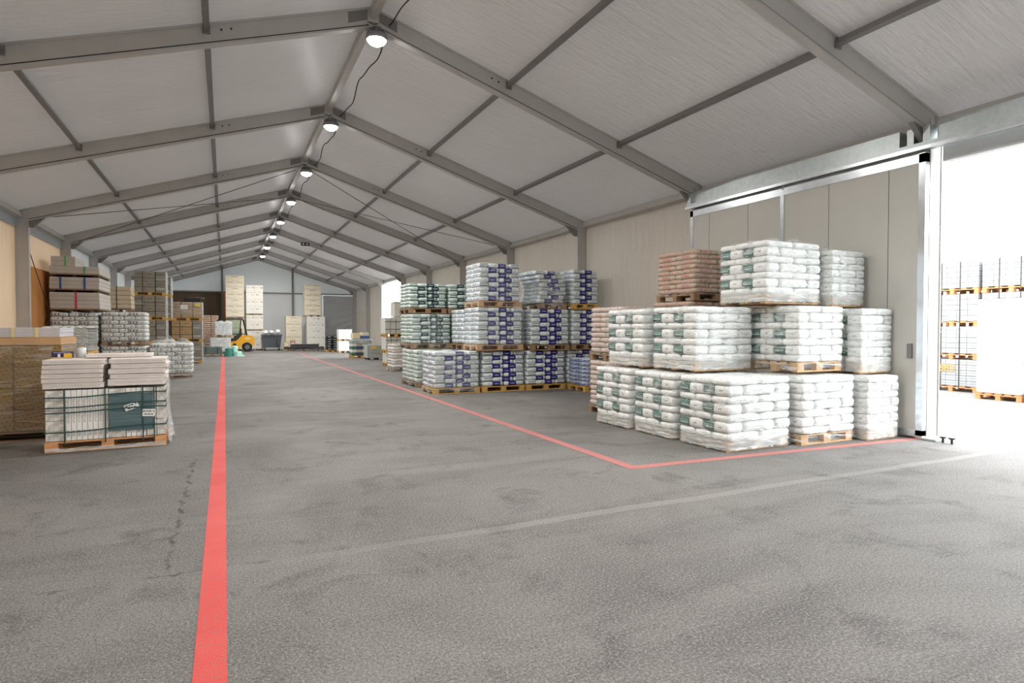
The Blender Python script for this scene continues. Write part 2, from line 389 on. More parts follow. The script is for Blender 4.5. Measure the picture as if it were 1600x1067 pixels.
# back gable
YB = fy(KEND) + 0.10
wb = thing('wall_back', 'grey fabric gable wall at the far end of the tent', 'wall', kind='structure')
def gable(x0, x1, z0, z1f, mat, nm, y=YB, amp=0.02, n=24):
    def fn(u, v):
        x = x0 + (x1 - x0) * u; z = z0 + (z1f(x) - z0) * v
        return (x, y + amp * noise.noise(Vector((x * 1.5, z * 0.6, 5))), z)
    mb = MB(); mb.grid(fn, n, 12); return link(nm, mb.mesh(nm, mat, True), wb)
gable(-HALF, 0, 4.36, lambda x: zroof(x) + 0.03, WALLLIGHT, 'gable_sheet'); gable(0, HALF, 4.36, lambda x: zroof(x) + 0.03, WALLLIGHT, 'gable_sheet')
gable(-2.5, 2.5, 0, lambda x: 4.36, WALLGREY, 'wall_sheet'); gable(2.5, 4.75, 0, lambda x: 4.36, WALLLIGHT, 'wall_sheet')
gable(4.75, HALF, 0, lambda x: 4.36, WALLGREY, 'wall_sheet', YB + 0.06)
gable(-HALF, -2.5, 0, lambda x: 4.36, BROWN, 'brown_sheet')
def drp(u, v):
    x = 4.8 + 2.5 * u; z = 0.03 + 4.2 * v
    return (x, YB - 0.07 + 0.06 * math.sin((x * 1.2 + z * 0.9 - 0.35 * x * z) * 9.0) * (1 - 0.75 * v) + 0.02 * noise.noise(Vector((x * 2, z * 2, 0))), z)
mb = MB(); mb.grid(drp, 48, 60); link('dark_curtain', mb.mesh('dark_curtain', DRAPE, True), wb)
for x in (-2.5, 2.5):
    mb = MB(); mb.box(x - 0.07, x + 0.07, YB - 0.22, YB - 0.05, 0, zroof(x) - 0.1); link('gable_post', mb.mesh('gable_post', ALUD), wb)
mb = MB(); mb.box(-HALF, HALF, YB - 0.12, YB - 0.05, 4.31, 4.40); link('gable_rail', mb.mesh('gable_rail', ALUD), wb)
mb = MB(); mb.box(-2.44, -2.30, YB - 0.16, YB - 0.04, 0, 4.3); link('wooden_post', mb.mesh('wooden_post', ORANGE), wb)
# unseen gable added behind the camera, kept closed to control the light
wf = thing('wall_front', 'unseen pale fabric gable wall added behind the viewpoint to control the light', 'wall', kind='structure')
mb = MB(); mb.add([(-HALF, fy(KMIN) - 0.1, 0), (HALF, fy(KMIN) - 0.1, 0), (HALF, fy(KMIN) - 0.1, zroof(HALF)), (0, fy(KMIN) - 0.1, ZR), (-HALF, fy(KMIN) - 0.1, zroof(HALF))], [(0, 1, 2, 3, 4)])
link('wall_sheet', mb.mesh('wall_sheet', WALLLIGHT), wf)

# sliding door, slid fully open towards the back
dr = thing('door_1', 'tall grey panelled sliding door with bright aluminium edges behind sack pallets', 'door', kind='structure')
DX = 7.02
seams = [10.52, 10.0, 8.94, 8.11, 7.16, 6.12, 5.62]
for a, b in zip(seams, seams[1:]):
    link('door_panel', boxmesh(0.06, a - b - 0.010, 4.12, DOORP, 0.004), dr, (DX, (a + b) / 2, 0.08 + 2.06))
def dpart(nm, x0, x1, y0, y1, z0, z1, mat):
    mb = MB(); mb.box(x0, x1, y0, y1, z0, z1); return link(nm, mb.mesh(nm, mat), dr)
dpart('edge_stile', DX - 0.045, DX + 0.045, 5.56, 5.66, 0.05, 4.24, BRIGHT); dpart('edge_stile', DX - 0.045, DX + 0.045, 10.48, 10.57, 0.05, 4.24, BRIGHT)
dpart('middle_stile', DX - 0.05, DX + 0.04, 8.07, 8.15, 0.05, 4.2, BRIGHT); dpart('top_rail', DX - 0.045, DX + 0.045, 5.56, 10.57, 4.10, 4.23, BRIGHT)
dpart('bottom_rail', DX - 0.045, DX + 0.045, 5.56, 10.57, 0.03, 0.13, BRIGHT)
hd = dpart('door_handle', DX - 0.06, DX - 0.03, 5.72, 5.79, 1.20, 1.42, ALUD)
mb = MB(); mb.tube([(DX - 0.04, 8.1 + s * 2.4, 4.2) for s in (0,)] + [(DX - 0.04, 8.1, 4.3)], 0.02); link('hanger', mb.mesh('hanger', GALV), dr)
tr = thing('trim_%d' % ntrim, 'galvanised steel track beam running over the sliding door and doorway', 'door track', kind='structure'); ntrim += 1
def tpart(nm, x0, x1, y0, y1, z0, z1, mat):
    mb = MB(); mb.box(x0, x1, y0, y1, z0, z1); return link(nm, mb.mesh(nm, mat), tr)
tpart('header_beam', 7.05, 7.22, 6.0, 10.62, 4.40, 4.66, GALV); tpart('header_beam', 7.05, 7.22, -4.3, 5.45, 4.40, 4.66, GALV)
tpart('track', 6.93, 7.10, -4.3, 10.66, 4.29, 4.385, GALV); tpart('track_lip', 6.90, 6.93, -4.3, 10.66, 4.27, 4.32, BRIGHT)
for y in (5.55, 5.78, 10.60): tpart('bracket', 6.96, 7.14, y - 0.05, y + 0.05, 4.36, 4.62, GALV)
tpart('doorway_lintel', 7.28, 7.42, 0.7, 5.5, 4.12, 4.42, plain('lintel_white', (214, 216, 218), 0.5))
tpart('floor_guide', 6.96, 7.14, 5.36, 5.66, 0.004, 0.03, GALV)
for y in (5.28, 5.16):
    mb = MB(); mb.tube([(7.0 , y, 0.0), (7.0, y, 0.08)], 0.015, 8); mb.tube([(7.0, y, 0.07), (7.0, y, 0.09)], 0.04, 10); link('guide_pin', mb.mesh('guide_pin', BLACK), tr)

# bracing cables
def cable(pts, label, r=0.011, mat=STEEL, cat='cable', name='bracing_cable', group=None):
    mb = MB(); mb.tube(pts, r, 6); return tag(link(name, mb.mesh(name, mat)), label, cat, group)
ya, yb = fy(3) + 0.1, fy(4) - 0.1
for s, wd in ((-1, 'over the stacked boards'), (1, 'over the sack pallets')):
    z0, z1 = zroof(6.9) - 0.30, zroof(0.25) - 0.34
    cable([(s * 6.9, ya, z0), (s * 0.25, yb, z1)], 'thin bracing cable rising to the ridge towards the back gable, ' + wd, group='roof bracing cables')
    cable([(s * 6.9, yb, z0 - 0.03), (s * 0.25, ya, z1 - 0.03)], 'thin bracing cable rising to the ridge towards the sliding door, ' + wd, group='roof bracing cables')
RUST = plain('rusty_cable', (84, 52, 36), 0.6)
cable([(-7.22, ya, 3.95), (-7.22, yb, 0.1)], 'rusty bracing cable falling diagonally across the orange wall rectangle', 0.012, RUST, group=None)
cable([(-7.25, ya, 0.1), (-7.25, yb, 3.95)], 'rusty bracing cable rising diagonally across the orange wall rectangle', 0.012, RUST)
pts = []
for i in range(0, 241):
    y = fy(-2) + i * (fy(KEND) - fy(-2)) / 240; ph = ((y - F0) / BAY) % 1
    pts.append((0.30 + 0.03 * math.sin(y * 2.3), y, ZR - 0.24 - 0.13 * math.sin(math.pi * ((ph * 2) % 1)) - 0.03 * math.sin(y * 5)))
cable(pts, 'black power cable sagging along the ridge beam between lamps', 0.012, RUBBER, 'cable', 'power_cable')

# ================================================================ LAMPS
EM = NT('led_lens'); EM.b.inputs['Emission Color'].default_value = (1, 0.99, 0.96, 1); EM.b.inputs['Emission Strength'].default_value = 60.0; EM = EM.m
HOUS = plain('lamp_housing', (150, 152, 155), 0.4, 0.5)
def lathe(prof, n=24):
    mb = MB(); vs = [(r * math.cos(2 * math.pi * i / n), r * math.sin(2 * math.pi * i / n), z) for r, z in prof for i in range(n)]
    fs = [(j * n + i, j * n + (i + 1) % n, (j + 1) * n + (i + 1) % n, (j + 1) * n + i) for j in range(len(prof) - 1) for i in range(n)]
    mb.add(vs, fs); return mb
LH = lathe([(0.0, 0.20), (0.09, 0.20), (0.10, 0.10), (0.17, 0.09), (0.19, 0.03), (0.19, -0.01), (0.165, -0.01)]).mesh('housing', HOUS, True)
LL = lathe([(0.0, -0.10), (0.07, -0.092), (0.13, -0.06), (0.165, -0.01), (0.165, 0.01)]).mesh('lens', EM, True)
mb = MB(); mb.tube([(0, 0, 0.18), (0, 0, 0.30)], 0.012, 8); mb.tube([(-0.03, 0, 0.30), (0.03, 0, 0.30)], 0.02, 8); LK = mb.mesh('hook', STEEL)
mb = MB()
for i in range(14):
    a = 2 * math.pi * i / 14; mb.beam((0.08 * math.cos(a), 0.08 * math.sin(a), 0.145), (0.16 * math.cos(a), 0.16 * math.sin(a), 0.12), 0.008, 0.05)
LF = mb.mesh('cooling_fins', HOUS)
ld = bpy.data.lights.new('led_light', 'AREA'); ld.shape = 'DISK'; ld.size = 0.24; ld.energy = LAMP_W; ld.color = (1.0, 0.97, 0.93); ld.spread = R(165)
for k in range(-2, 9):  # lamps overhead and behind the camera are unseen, added for light continuity
    lp = thing('high_bay_lamp', LN[8 - k] + ' bright round high bay lamp under the ridge, counted from the back gable', 'lamp', (0.06, fy(k) - 0.05, 6.62), 0, 'lamps along the ridge')
    link('housing', LH, lp); link('lens', LL, lp); link('hook', LK, lp); link('cooling_fins', LF, lp)
    lo = bpy.data.objects.new('led_light', ld); COL.objects.link(lo); lo.parent = lp; lo.location = (0, 0, -0.11)
bx = thing('emergency_light', 'small dark twin emergency light fixed to a roof rafter', 'lamp', (1.72, fy(6) - 0.10, zroof(1.72) - 0.33))
mb = MB(); mb.box(-0.22, 0.22, -0.05, 0.05, -0.09, 0.09); link('case', mb.mesh('case', BLACK), bx)
for s in (-1, 1):
    mb = MB(); mb.tube([(s * 0.1, -0.05, 0), (s * 0.1, -0.07, 0)], 0.055, 12); link('lens', mb.mesh('lens', plain('pale_lens', (200, 205, 205), 0.2)), bx)

# ================================================================ PALLETS AND LOADS
def pallet(parent, wd, dp, mat, detail=True, z=0.0, front='y'):
    """wooden pallet as a part of a load: core of bottom runners and stringers, with deck boards and blocks as pieces"""
    H = 0.144
    def core():
        mb = MB()
        for y in (-dp / 2 + 0.05, 0, dp / 2 - 0.05):
            mb.box(-wd / 2, wd / 2, y - 0.05, y + 0.05, 0.0, 0.022)
        for x in (-wd / 2 + 0.07, 0, wd / 2 - 0.07):
            mb.box(x - 0.07, x + 0.07, -dp / 2, dp / 2, 0.100, 0.122)
        if not detail:
            for x in (-wd / 2 + 0.07, 0, wd / 2 - 0.07):
                for y in (-dp / 2 + 0.05, 0, dp / 2 - 0.05): mb.box(x - 0.07, x + 0.07, y - 0.05, y + 0.05, 0.022, 0.100)
            n = 5
            for i in range(n):
                y = -dp / 2 + 0.07 + i * (dp - 0.14) / (n - 1); mb.box(-wd / 2, wd / 2, y - 0.065, y + 0.065, 0.122, H)
        return mb.mesh('pallet', mat)
    p = link('pallet', cached(('pal', round(wd, 3), round(dp, 3), mat.name, detail), core), parent, (0, 0, z))
    if detail:
        for i in range(5):
            y = -dp / 2 + 0.07 + i * (dp - 0.14) / 4
            link('deck_board', boxmesh(wd, 0.13, 0.022, mat), p, (0, y, 0.133))
        for x in (-wd / 2 + 0.07, 0, wd / 2 - 0.07):
            for y in (-dp / 2 + 0.05, 0, dp / 2 - 0.05): link('block', boxmesh(0.14, 0.10, 0.078, mat), p, (x, y, 0.061))
    return p

def sack_mesh(L, W, H, mat, seed=0, n=(7, 7, 3)):
    def mk():
        idx = {}; vs = []; fs = []
        def V(u, v, w):
            key = (round(u, 4), round(v, 4), round(w, 4))
            if key in idx: return idx[key]
            m = max(abs(u), abs(v)); e = 11.0
            nn = (abs(u) ** e + abs(v) ** e) ** (1 / e); sc = (m / nn) if nn > 0 else 1.0
            x, y = u * sc, v * sc
            side = 1 - 0.055 * abs(w) ** 2.5
            zz = w * (1.0 - 0.20 * m ** 7) * (1 + 0.04 * noise.noise(Vector((u * 1.4, v * 1.4, seed))))
            wob = 1 + 0.02 * noise.noise(Vector((u * 2, v * 2, w + seed * 3.1)))
            idx[key] = len(vs); vs.append((x * L / 2 * side * wob, y * W / 2 * side * wob, zz * H / 2)); return idx[key]
        def face(fu, na, nb):
            g = lambda i, m: -1 + 2 * i / m
            for i in range(na):
                for j in range(nb):
                    fs.append([V(*fu(g(a, na), g(b, nb))) for a, b in ((i, j), (i + 1, j), (i + 1, j + 1), (i, j + 1))])
        nx, ny, nz = n
        face(lambda a, b: (a, b, 1), nx, ny); face(lambda a, b: (b, a, -1), ny, nx)
        face(lambda a, b: (a, -1, b), nx, nz); face(lambda a, b: (b, 1, a), nz, nx)
        face(lambda a, b: (1, a, b), ny, nz); face(lambda a, b: (-1, b, a), nz, ny)
        mb = MB(); mb.add(vs, fs); return mb.mesh('sack', mat, True)
    return cached(('sack', round(L, 3), round(W, 3), round(H, 3), mat.name, seed), mk)

def film_mesh(wd, dp, z0, z1, seed, mat, flare=0.03, peak=0.06, rag=0.05, lump=0.018, top=True):
    def mk():
        mb = MB(); n = 72; rows = 14; ex = 11.0
        def ring(t, k):
            a = 2 * math.pi * t; c, s = math.cos(a), math.sin(a)
            q = (abs(c) ** ex + abs(s) ** ex) ** (-1 / ex); return c * q, s * q
        vs = []; fs = []
        for j in range(rows + 1):
            v = j / rows
            for i in range(n):
                cx, cy = ring(i / n, 0); nz_ = noise.noise(Vector((cx * 3, cy * 3, v * 5 + seed * 7.3))) + 0.5 * noise.noise(Vector((cx * 7, cy * 7, v * 11 + seed)))
                fl = flare * max(0, 1 - v * 5) * (0.6 + 0.8 * noise.noise(Vector((cx * 6, cy * 6, seed)))) - 0.03 * max(0, v - 0.93) / 0.07
                z = z0 + (z1 - z0) * v
                if j == 0: z += rag * (0.5 + noise.noise(Vector((cx * 9, cy * 9, seed + 2))))
                if j > rows - 3: z += 0.4 * peak * noise.noise(Vector((cx * 2.5, cy * 2.5, seed)))
                vs.append((cx * (wd / 2 + fl + lump * nz_), cy * (dp / 2 + fl + lump * nz_), z))
        for j in range(rows):
            for i in range(n): fs.append((j * n + i, j * n + (i + 1) % n, (j + 1) * n + (i + 1) % n, (j + 1) * n + i))
        if top:
            rr = 7
            for r in range(1, rr):
                q = 1 - r / rr
                for i in range(n):
                    cx, cy = ring(i / n, 0); x, y = cx * q, cy * q
                    z = z1 + peak * (0.35 * (1 - q) + noise.noise(Vector((x * 2.5, y * 2.5, seed)))) * (0.4 + 1.0 * (1 - q * q))
                    vs.append((x * (wd / 2 - 0.02), y * (dp / 2 - 0.02), z))
            b = rows * n
            for r in range(rr - 1):
                o = b + r * n
                for i in range(n): fs.append((o + i, o + (i + 1) % n, o + n + (i + 1) % n, o + n + i))
            o = b + (rr - 1) * n; vs.append((0, 0, z1 + peak * 0.6)); c = len(vs) - 1
            for i in range(n): fs.append((o + i, o + (i + 1) % n, c))
        mb.add(vs, fs); return mb.mesh('stretch_wrap', mat, True)
    return cached(('film', wd, dp, z0, z1, seed, mat.name, flare, peak), mk)

# ---- sack prints
GREEN = (36, 92, 80); BLUE = (48, 44, 128); TEAL = (52, 76, 74); WB = (226, 236, 237)
def G_mat(W, H):
    a0, a1 = W * 0.0, W * 0.47
    return print_mat('white_sack_green_end', (234, 237, 236), [(1, a0, a1, 2, -1, 1, GREEN, 'solid', 0, -0.08), (1, a0 + 0.03, a1 - 0.02, 2, -0.022, -0.002, (214, 228, 224), 'text', 0, -0.08),
        (1, a0 + 0.03, a1 - 0.02, 2, 0.010, 0.024, (150, 190, 180), 'text', 0, -0.08), (1, -W * 0.28, -W * 0.16, 2, -0.012, 0.010, (96, 112, 112), 'text', 0, -0.08)])
W_mat = print_mat('white_sack_plain', (234, 237, 236), [(0, -0.15, 0.05, 2, -0.016, 0.012, (176, 182, 186), 'text')])
def patch_mats(pre, body, c, stripe):
    d = {}
    ex = [(1, -0.20, 0.18, 2, -0.03, 0.03, tuple(int(v * 0.5 + 110) for v in c), 'faint', 0, -0.14)]
    d['L'] = print_mat(pre + '_patch_far', body, ex + [(0, -0.03, 0.20, 2, -1, 1, c, 'solid', 1, -0.05), (0, 0.03, 0.15, 2, -0.012, 0.012, (190, 196, 226), 'text', 1, -0.05), (0, -0.14, -0.07, 2, -0.01, 0.01, (120, 128, 132), 'text', 1, -0.05)])
    d['R'] = print_mat(pre + '_patch_near', body, ex + [(0, -0.17, 0.06, 2, -1, 1, c, 'solid', 1, -0.05), (0, -0.11, 0.01, 2, -0.012, 0.012, (190, 196, 226), 'text', 1, -0.05), (0, 0.11, 0.17, 2, -0.01, 0.01, (120, 128, 132), 'text', 1, -0.05)])
    d['E'] = print_mat(pre + '_striped_end', body, [(0, -0.11, 0.10, 2, 0.018, 0.034, stripe, 'solid', 1, -0.10), (0, -0.11, 0.10, 2, -0.036, -0.018, stripe, 'solid', 1, -0.10),
        (1, -0.14, 0.2, 2, -0.03, 0.03, tuple(int(v * 0.5 + 110) for v in c), 'faint', 0, -0.08)])
    return d
BM_ = patch_mats('blue_sack', WB, BLUE, (38, 40, 78)); TM_ = patch_mats('teal_sack', (206, 222, 216), TEAL, (44, 56, 58))
PK = print_mat('pink_sack', (204, 182, 160), [(0, -0.18, 0.14, 2, -0.03, 0.03, (192, 122, 112), 'faint'), (1, -0.15, 0.12, 2, -0.03, 0.03, (190, 116, 108), 'faint')])
PK2 = print_mat('pale_pink_sack', (206, 194, 182), [(0, -0.16, 0.18, 2, -0.03, 0.03, (190, 152, 142), 'faint'), (1, -0.16, 0.18, 2, -0.03, 0.03, (190, 152, 142), 'faint')])
C_mat = print_mat('white_sack_navy_letters', (222, 226, 224), [(0, -0.22, 0.05, 2, -0.055, 0.055, (30, 40, 82), 'ccc', 1, -0.1), (0, 0.09, 0.19, 2, -0.014, 0.014, (120, 136, 146), 'text', 1, -0.1)])
C_mat2 = print_mat('white_sack_small_print', (222, 226, 224), [(0, 0.04, 0.075, 2, 0.0, 0.03, (60, 70, 110), 'solid', 1, -0.1)])
CC_ = print_mat('blue_red_sack', (216, 220, 226), [(0, -0.2, 0.0, 2, -0.02, 0.03, (74, 118, 190), 'faint'), (0, 0.02, 0.2, 2, -0.03, 0.02, (198, 96, 100), 'faint'), (1, -0.2, 0.2, 2, -0.03, 0.02, (80, 120, 190), 'faint')])

def rows_sacks(parent, wd, dp, z0, z1, layers, spec, name='sack', jit=0.008, lean=None, heights=None):
    """spec(i) -> (x cells, y cells, material picker(ix, iy)); cells are relative widths"""
    zz = z0; hs = heights or [1.0] * layers; hk = (z1 - z0) / sum(hs)
    for i in range(layers):
        h = hk * hs[i]; xs, ys, pick = spec(i)
        sx = sum(xs); sy = sum(ys); x = -wd / 2
        for ix, a in enumerate(xs):
            aw = wd * a / sx; y = -dp / 2
            for iy, b in enumerate(ys):
                bd = dp * b / sy; m = pick(ix, iy)
                me = sack_mesh(aw * 0.995, bd * 0.995, h * (1.06 if i < layers - 1 else 1.0), m, (ix * 3 + iy + i) % 2)
                dx = lean(i) if lean else 0.0
                link(name, me, parent, (x + aw / 2 + random.uniform(-jit, jit) + dx, y + bd / 2 + random.uniform(-jit, jit), zz + h * 0.5),
                     rot=(R(random.uniform(-0.8, 0.8)), R(random.uniform(-0.8, 0.8)), R(random.uniform(-1.3, 1.3))))
                y += bd
            x += aw
        zz += h

def green_load(label, cx, cy, z, wd=1.24, dp=0.98, H=0.99, seed=0, rz=0.0, pal=WOOD, group=None, film=FILM, det=True, peak=0.02, skirt=True):
    t = thing('wrapped_sack_pallet', label, 'sack pallet', (cx, cy, z), R(rz), group)
    pallet(t, wd - 0.10, dp - 0.10, pal, det)
    gm = G_mat(dp / 2, 0.12)
    def spec(i):
        if i % 2: return [0.30, 0.62, 0.30], [1, 1], lambda ix, iy: gm if ix == 0 else W_mat
        return [1, 1], [1, 1, 1], lambda ix, iy: W_mat
    rows_sacks(t, wd - 0.05, dp - 0.05, 0.15, H, 7, spec, heights=[1, 1.4] * 3 + [1])
    link('stretch_wrap', film_mesh(round(wd - 0.02, 3), round(dp - 0.02, 3), 0.015, round(H + 0.004, 3), seed % 4, film, 0.02, peak), t)
    if skirt: link('film_skirt', film_mesh(round(wd - 0.03, 3), round(dp - 0.03, 3), 0.01, 0.19, (seed + 1) % 4, FILMD, 0.02, 0.0, 0.05, 0.012, False), t)
    return t
def patch_load(label, cx, cy, z, M, wd=1.22, dp=0.98, H=1.06, layers=8, rz=0.0, pal=WOODY, film=None, seed=0, det=True, narrow=False, name='sack_pallet', lean=None, start=0, loose=0):
    t = thing(name, label, 'sack pallet', (cx, cy, z), R(rz))
    pallet(t, wd, dp, pal, det)
    def spec(i):
        i += start
        if narrow:
            if i % 2: return [0.30, 0.50], [1, 1], lambda ix, iy: M['E'] if ix == 0 else M['R']
            return [0.50, 0.30], [1, 1], lambda ix, iy: M['L'] if ix == 0 else M['E']
        if i % 2: return [0.28, 0.62, 0.30], [1, 1], lambda ix, iy: M['L'] if ix == 1 else M['E']
        return [1, 1], [1, 1], lambda ix, iy: M['L'] if ix == 0 else M['R']
    rows_sacks(t, wd - 0.02, dp - 0.02, 0.15, H, layers, spec, lean=lean)
    if film: link('stretch_wrap', film_mesh(round(wd + 0.02, 3), round(dp + 0.02, 3), 0.02, round(H + 0.01, 3), seed % 4, film, 0.02, 0.004), t)
    return t

# ---- white sacks with green ends, by the sliding door
green_load('film-wrapped white sacks, floor pallet at the corner of the red lines', 4.23, 6.53, 0, 1.26, 0.98, 0.985, 0, 1.0)
green_load('film-wrapped white sacks on a floor pallet halfway along the red cross line', 5.50, 6.42, 0, 1.16, 0.95, 0.97, 1, -0.5, skirt=False)
green_load('film-wrapped white sacks, floor pallet standing against the sliding door', 6.50, 6.28, 0, 0.78, 0.95, 0.95, 2)
green_load('film-wrapped white sacks, floor pallet just behind the red corner pallet', 4.20, 7.58, 0, 1.24, 1.0, 0.98, 3, -1.0)
green_load('film-wrapped white sacks, last floor pallet before the blue and red sacks', 4.18, 8.66, 0, 1.24, 1.0, 0.98, 1, 0.6)
green_load('film-wrapped white sacks in the middle tier, set back above the corner pallet', 4.42, 7.40, 1.015, 1.22, 1.02, 0.96, 2, 0.8)
green_load('film-wrapped white sacks in the middle tier, nearest the pale pink sacks', 4.38, 8.58, 1.01, 1.22, 1.06, 0.96, 0, -0.6)
green_load('film-wrapped white sacks in the middle tier, directly under the tallest sack pallet', 5.62, 6.66, 1.01, 1.06, 0.95, 0.97, 3, 1.0, skirt=False)
green_load('film-wrapped white sacks in the middle tier against the sliding door', 6.60, 6.45, 0.97, 0.78, 0.93, 0.98, 1, -0.6)
green_load('film-wrapped white sacks, top tier, with crumpled film peak and green ends', 5.45, 7.02, 2.02, 1.26, 0.98, 0.94, 0, 1.0, peak=0.12)
green_load('film-wrapped white sacks, top tier, next to the sliding door', 6.52, 6.86, 1.99, 0.80, 0.92, 0.88, 2, -1.0, peak=0.1)

def pink_load(label, cx, cy, z, M=PK, wd=1.2, dp=1.05, H=1.02, film=None, det=False):
    t = thing('pink_sack_pallet', label, 'sack pallet', (cx, cy, z))
    pallet(t, wd, dp, WOOD2, det)
    def spec(i):
        if i % 2: return [1, 1, 1], [1.0, 1.0], lambda ix, iy: M
        return [1.1, 1], [1, 1, 1], lambda ix, iy: M
    rows_sacks(t, wd, dp, 0.15, H, 9, spec)
    link('stretch_wrap', film_mesh(wd + 0.02, dp + 0.02, 0.1, round(H + 0.003, 3), 1, FILM2, 0.01, 0.004), t); return t
pink_load('pale pink sacks on a floor pallet behind the white sacks', 4.80, 9.80, 0, PK2)
pink_load('pale pink sacks on a pallet, stacked second behind the white sacks', 4.82, 9.80, 1.03, PK2)
pink_load('red-brown brick-like sacks on a floor pallet near the tan wall', 6.20, 9.62, 0, PK, 1.2, 1.12, 1.08)
pink_load('red-brown brick-like sacks on a pallet, middle of the stack near the tan wall', 6.22, 9.60, 1.09, PK, 1.2, 1.12, 1.08)
pink_load('red-brown brick-like sacks on the topmost pallet before the tan wall', 6.30, 9.56, 2.18, PK, 1.2, 1.10, 0.98)

# ---- blue printed sacks
patch_load('white sacks with blue patches, floor pallet at the front corner beside red line', 2.93, 14.98, 0, BM_, 1.24, 1.02, 1.06, film=FILM, seed=0)
patch_load('white sacks with blue patches, middle floor pallet of the blue sack row', 4.22, 14.96, 0, BM_, 1.20, 1.0, 1.05, seed=1, start=0)
patch_load('white sacks with blue patches, floor pallet nearest the blue and red sacks', 5.46, 14.92, 0, BM_, 1.18, 1.0, 1.05, start=1)
patch_load('white sacks with blue patches, floor pallet beside the tan wall', 6.62, 14.98, 0, BM_, 0.95, 1.0, 1.05, narrow=True)
patch_load('white sacks with blue patches, middle tier under the tallest blue stack', 4.08, 14.86, 1.08, BM_, 1.30, 1.0, 1.10, pal=WOOD, film=FILM2, seed=2)
patch_load('white sacks with blue patches, middle tier under the slumped pallet', 5.54, 14.84, 1.06, BM_, 1.18, 1.0, 1.10, pal=WOOD2, start=1)
patch_load('white sacks with blue patches, middle tier beside the tan wall', 6.70, 14.90, 1.06, BM_, 0.92, 1.0, 1.10, narrow=True, pal=WOOD2)
patch_load('white sacks with blue patches, middle tier between blue stacks and dark green sacks', 4.10, 16.0, 1.08, BM_, 1.26, 0.98, 1.08, pal=WOOD2)
patch_load('white sacks with blue patches, floor pallet between blue front row and green sacks', 4.25, 16.02, 0, BM_, 1.22, 0.98, 1.06, pal=WOOD2, det=False)
patch_load('white sacks with blue patches, square upright stack on the top tier', 4.09, 14.92, 2.20, BM_, 1.18, 1.0, 1.12, pal=WOOD, film=FILM2, seed=3)
patch_load('slumped white sacks with blue patches under torn film on the top tier', 5.66, 14.98, 2.17, BM_, 0.82, 1.15, 1.02, pal=WOOD2, film=FILM, seed=1, narrow=True, lean=lambda i: -0.09 + 0.10 * math.sin(i * 0.55))
patch_load('white sacks with blue patches on a yellow pallet, top tier beside the wall', 6.66, 14.95, 2.17, BM_, 0.84, 1.15, 1.08, pal=WOODY, narrow=True)
# ---- dark green printed sacks
patch_load('pale green sacks with dark patches, floor pallet behind the blue corner pallet', 3.02, 17.15, 0, TM_, 1.20, 1.56, 1.04, layers=8, film=FILM, seed=2, pal=WOOD2)
patch_load('pale green sacks with dark patches, middle tier beside the red line', 3.03, 17.5, 1.06, TM_, 1.20, 1.25, 0.99, film=FILM2, seed=1, pal=WOOD2)
patch_load('pale green sacks with dark patches, middle tier behind the blue sacks', 4.32, 17.45, 1.06, TM_, 1.2, 1.1, 1.0, pal=WOOD2, start=1)
patch_load('pale green sacks with dark patches, floor pallet hidden behind blue sacks', 4.32, 17.4, 0, TM_, 1.2, 1.1, 1.05, pal=WOOD2, det=False)
patch_load('pale green sacks with dark patches, top tier beside the red line', 2.97, 17.55, 2.08, TM_, 1.12, 1.1, 0.86, layers=7, pal=WOOD2, start=1)
patch_load('pale green sacks with dark patches, top tier next to the tallest blue stack', 4.16, 17.5, 2.08, TM_, 1.14, 1.05, 0.86, layers=7, pal=WOOD2)
# ---- a pallet of small blue and red sacks
t = thing('sack_pallet', 'small pallet of blue and red printed sacks between white and blue sacks', 'sack pallet', (6.55, 13.85, 0)); pallet(t, 1.0, 0.85, WOODY)
rows_sacks(t, 0.98, 0.83, 0.15, 0.86, 7, lambda i: ([1, 1, 1], [1, 1], lambda a, b: CC_))

# ---- navy lettered white sacks on the other side
def letter_load(label, cx, cy, z, wd=1.27, dp=1.0, H=1.08, film=True, seed=0, det=False, layers=7):
    t = thing('lettered_sack_pallet', label, 'sack pallet', (cx, cy, z)); pallet(t, wd - 0.06, dp - 0.06, WOOD2, det)
    def spec(i):
        if (i + layers) % 2: return [0.62, 0.32, 0.66], [1, 1], lambda a, b: C_mat2 if a == 1 else C_mat
        return [1, 1, 1, 1], [1, 1], lambda a, b: C_mat2
    rows_sacks(t, wd - 0.02, dp - 0.02, 0.15, H, layers, spec, jit=0.005)
    if film: link('stretch_wrap', film_mesh(wd + 0.02, dp + 0.02, 0.02, round(H + 0.01, 3), seed, FILM2, 0.01, 0.004), t)
    return t
lt = letter_load('navy lettered white sacks on the floor pallet with crumpled film, beside the red line', -3.96, 23.45, 0, 1.26, 1.0, 1.14, False, 0, True)
link('stretch_wrap', film_mesh(1.27, 1.02, 0.02, 1.145, 2, FILM, 0.02, 0.22), lt)
letter_load('navy lettered white sacks on the middle floor pallet below another pallet', -5.27, 23.4, 0, 1.24, 1.0, 1.07, True, 1)
letter_load('navy lettered white sacks stacked second, free of boards on top', -5.27, 23.4, 1.09, 1.25, 1.0, 1.07, True, 2)
letter_load('navy lettered white sacks on the floor pallet by the tan wall', -6.58, 23.4, 0, 1.26, 1.0, 1.08, False, 1)
letter_load('navy lettered white sacks stacked second, under the strapped boards', -6.58, 23.4, 1.09, 1.26, 1.0, 1.04, False, 3)

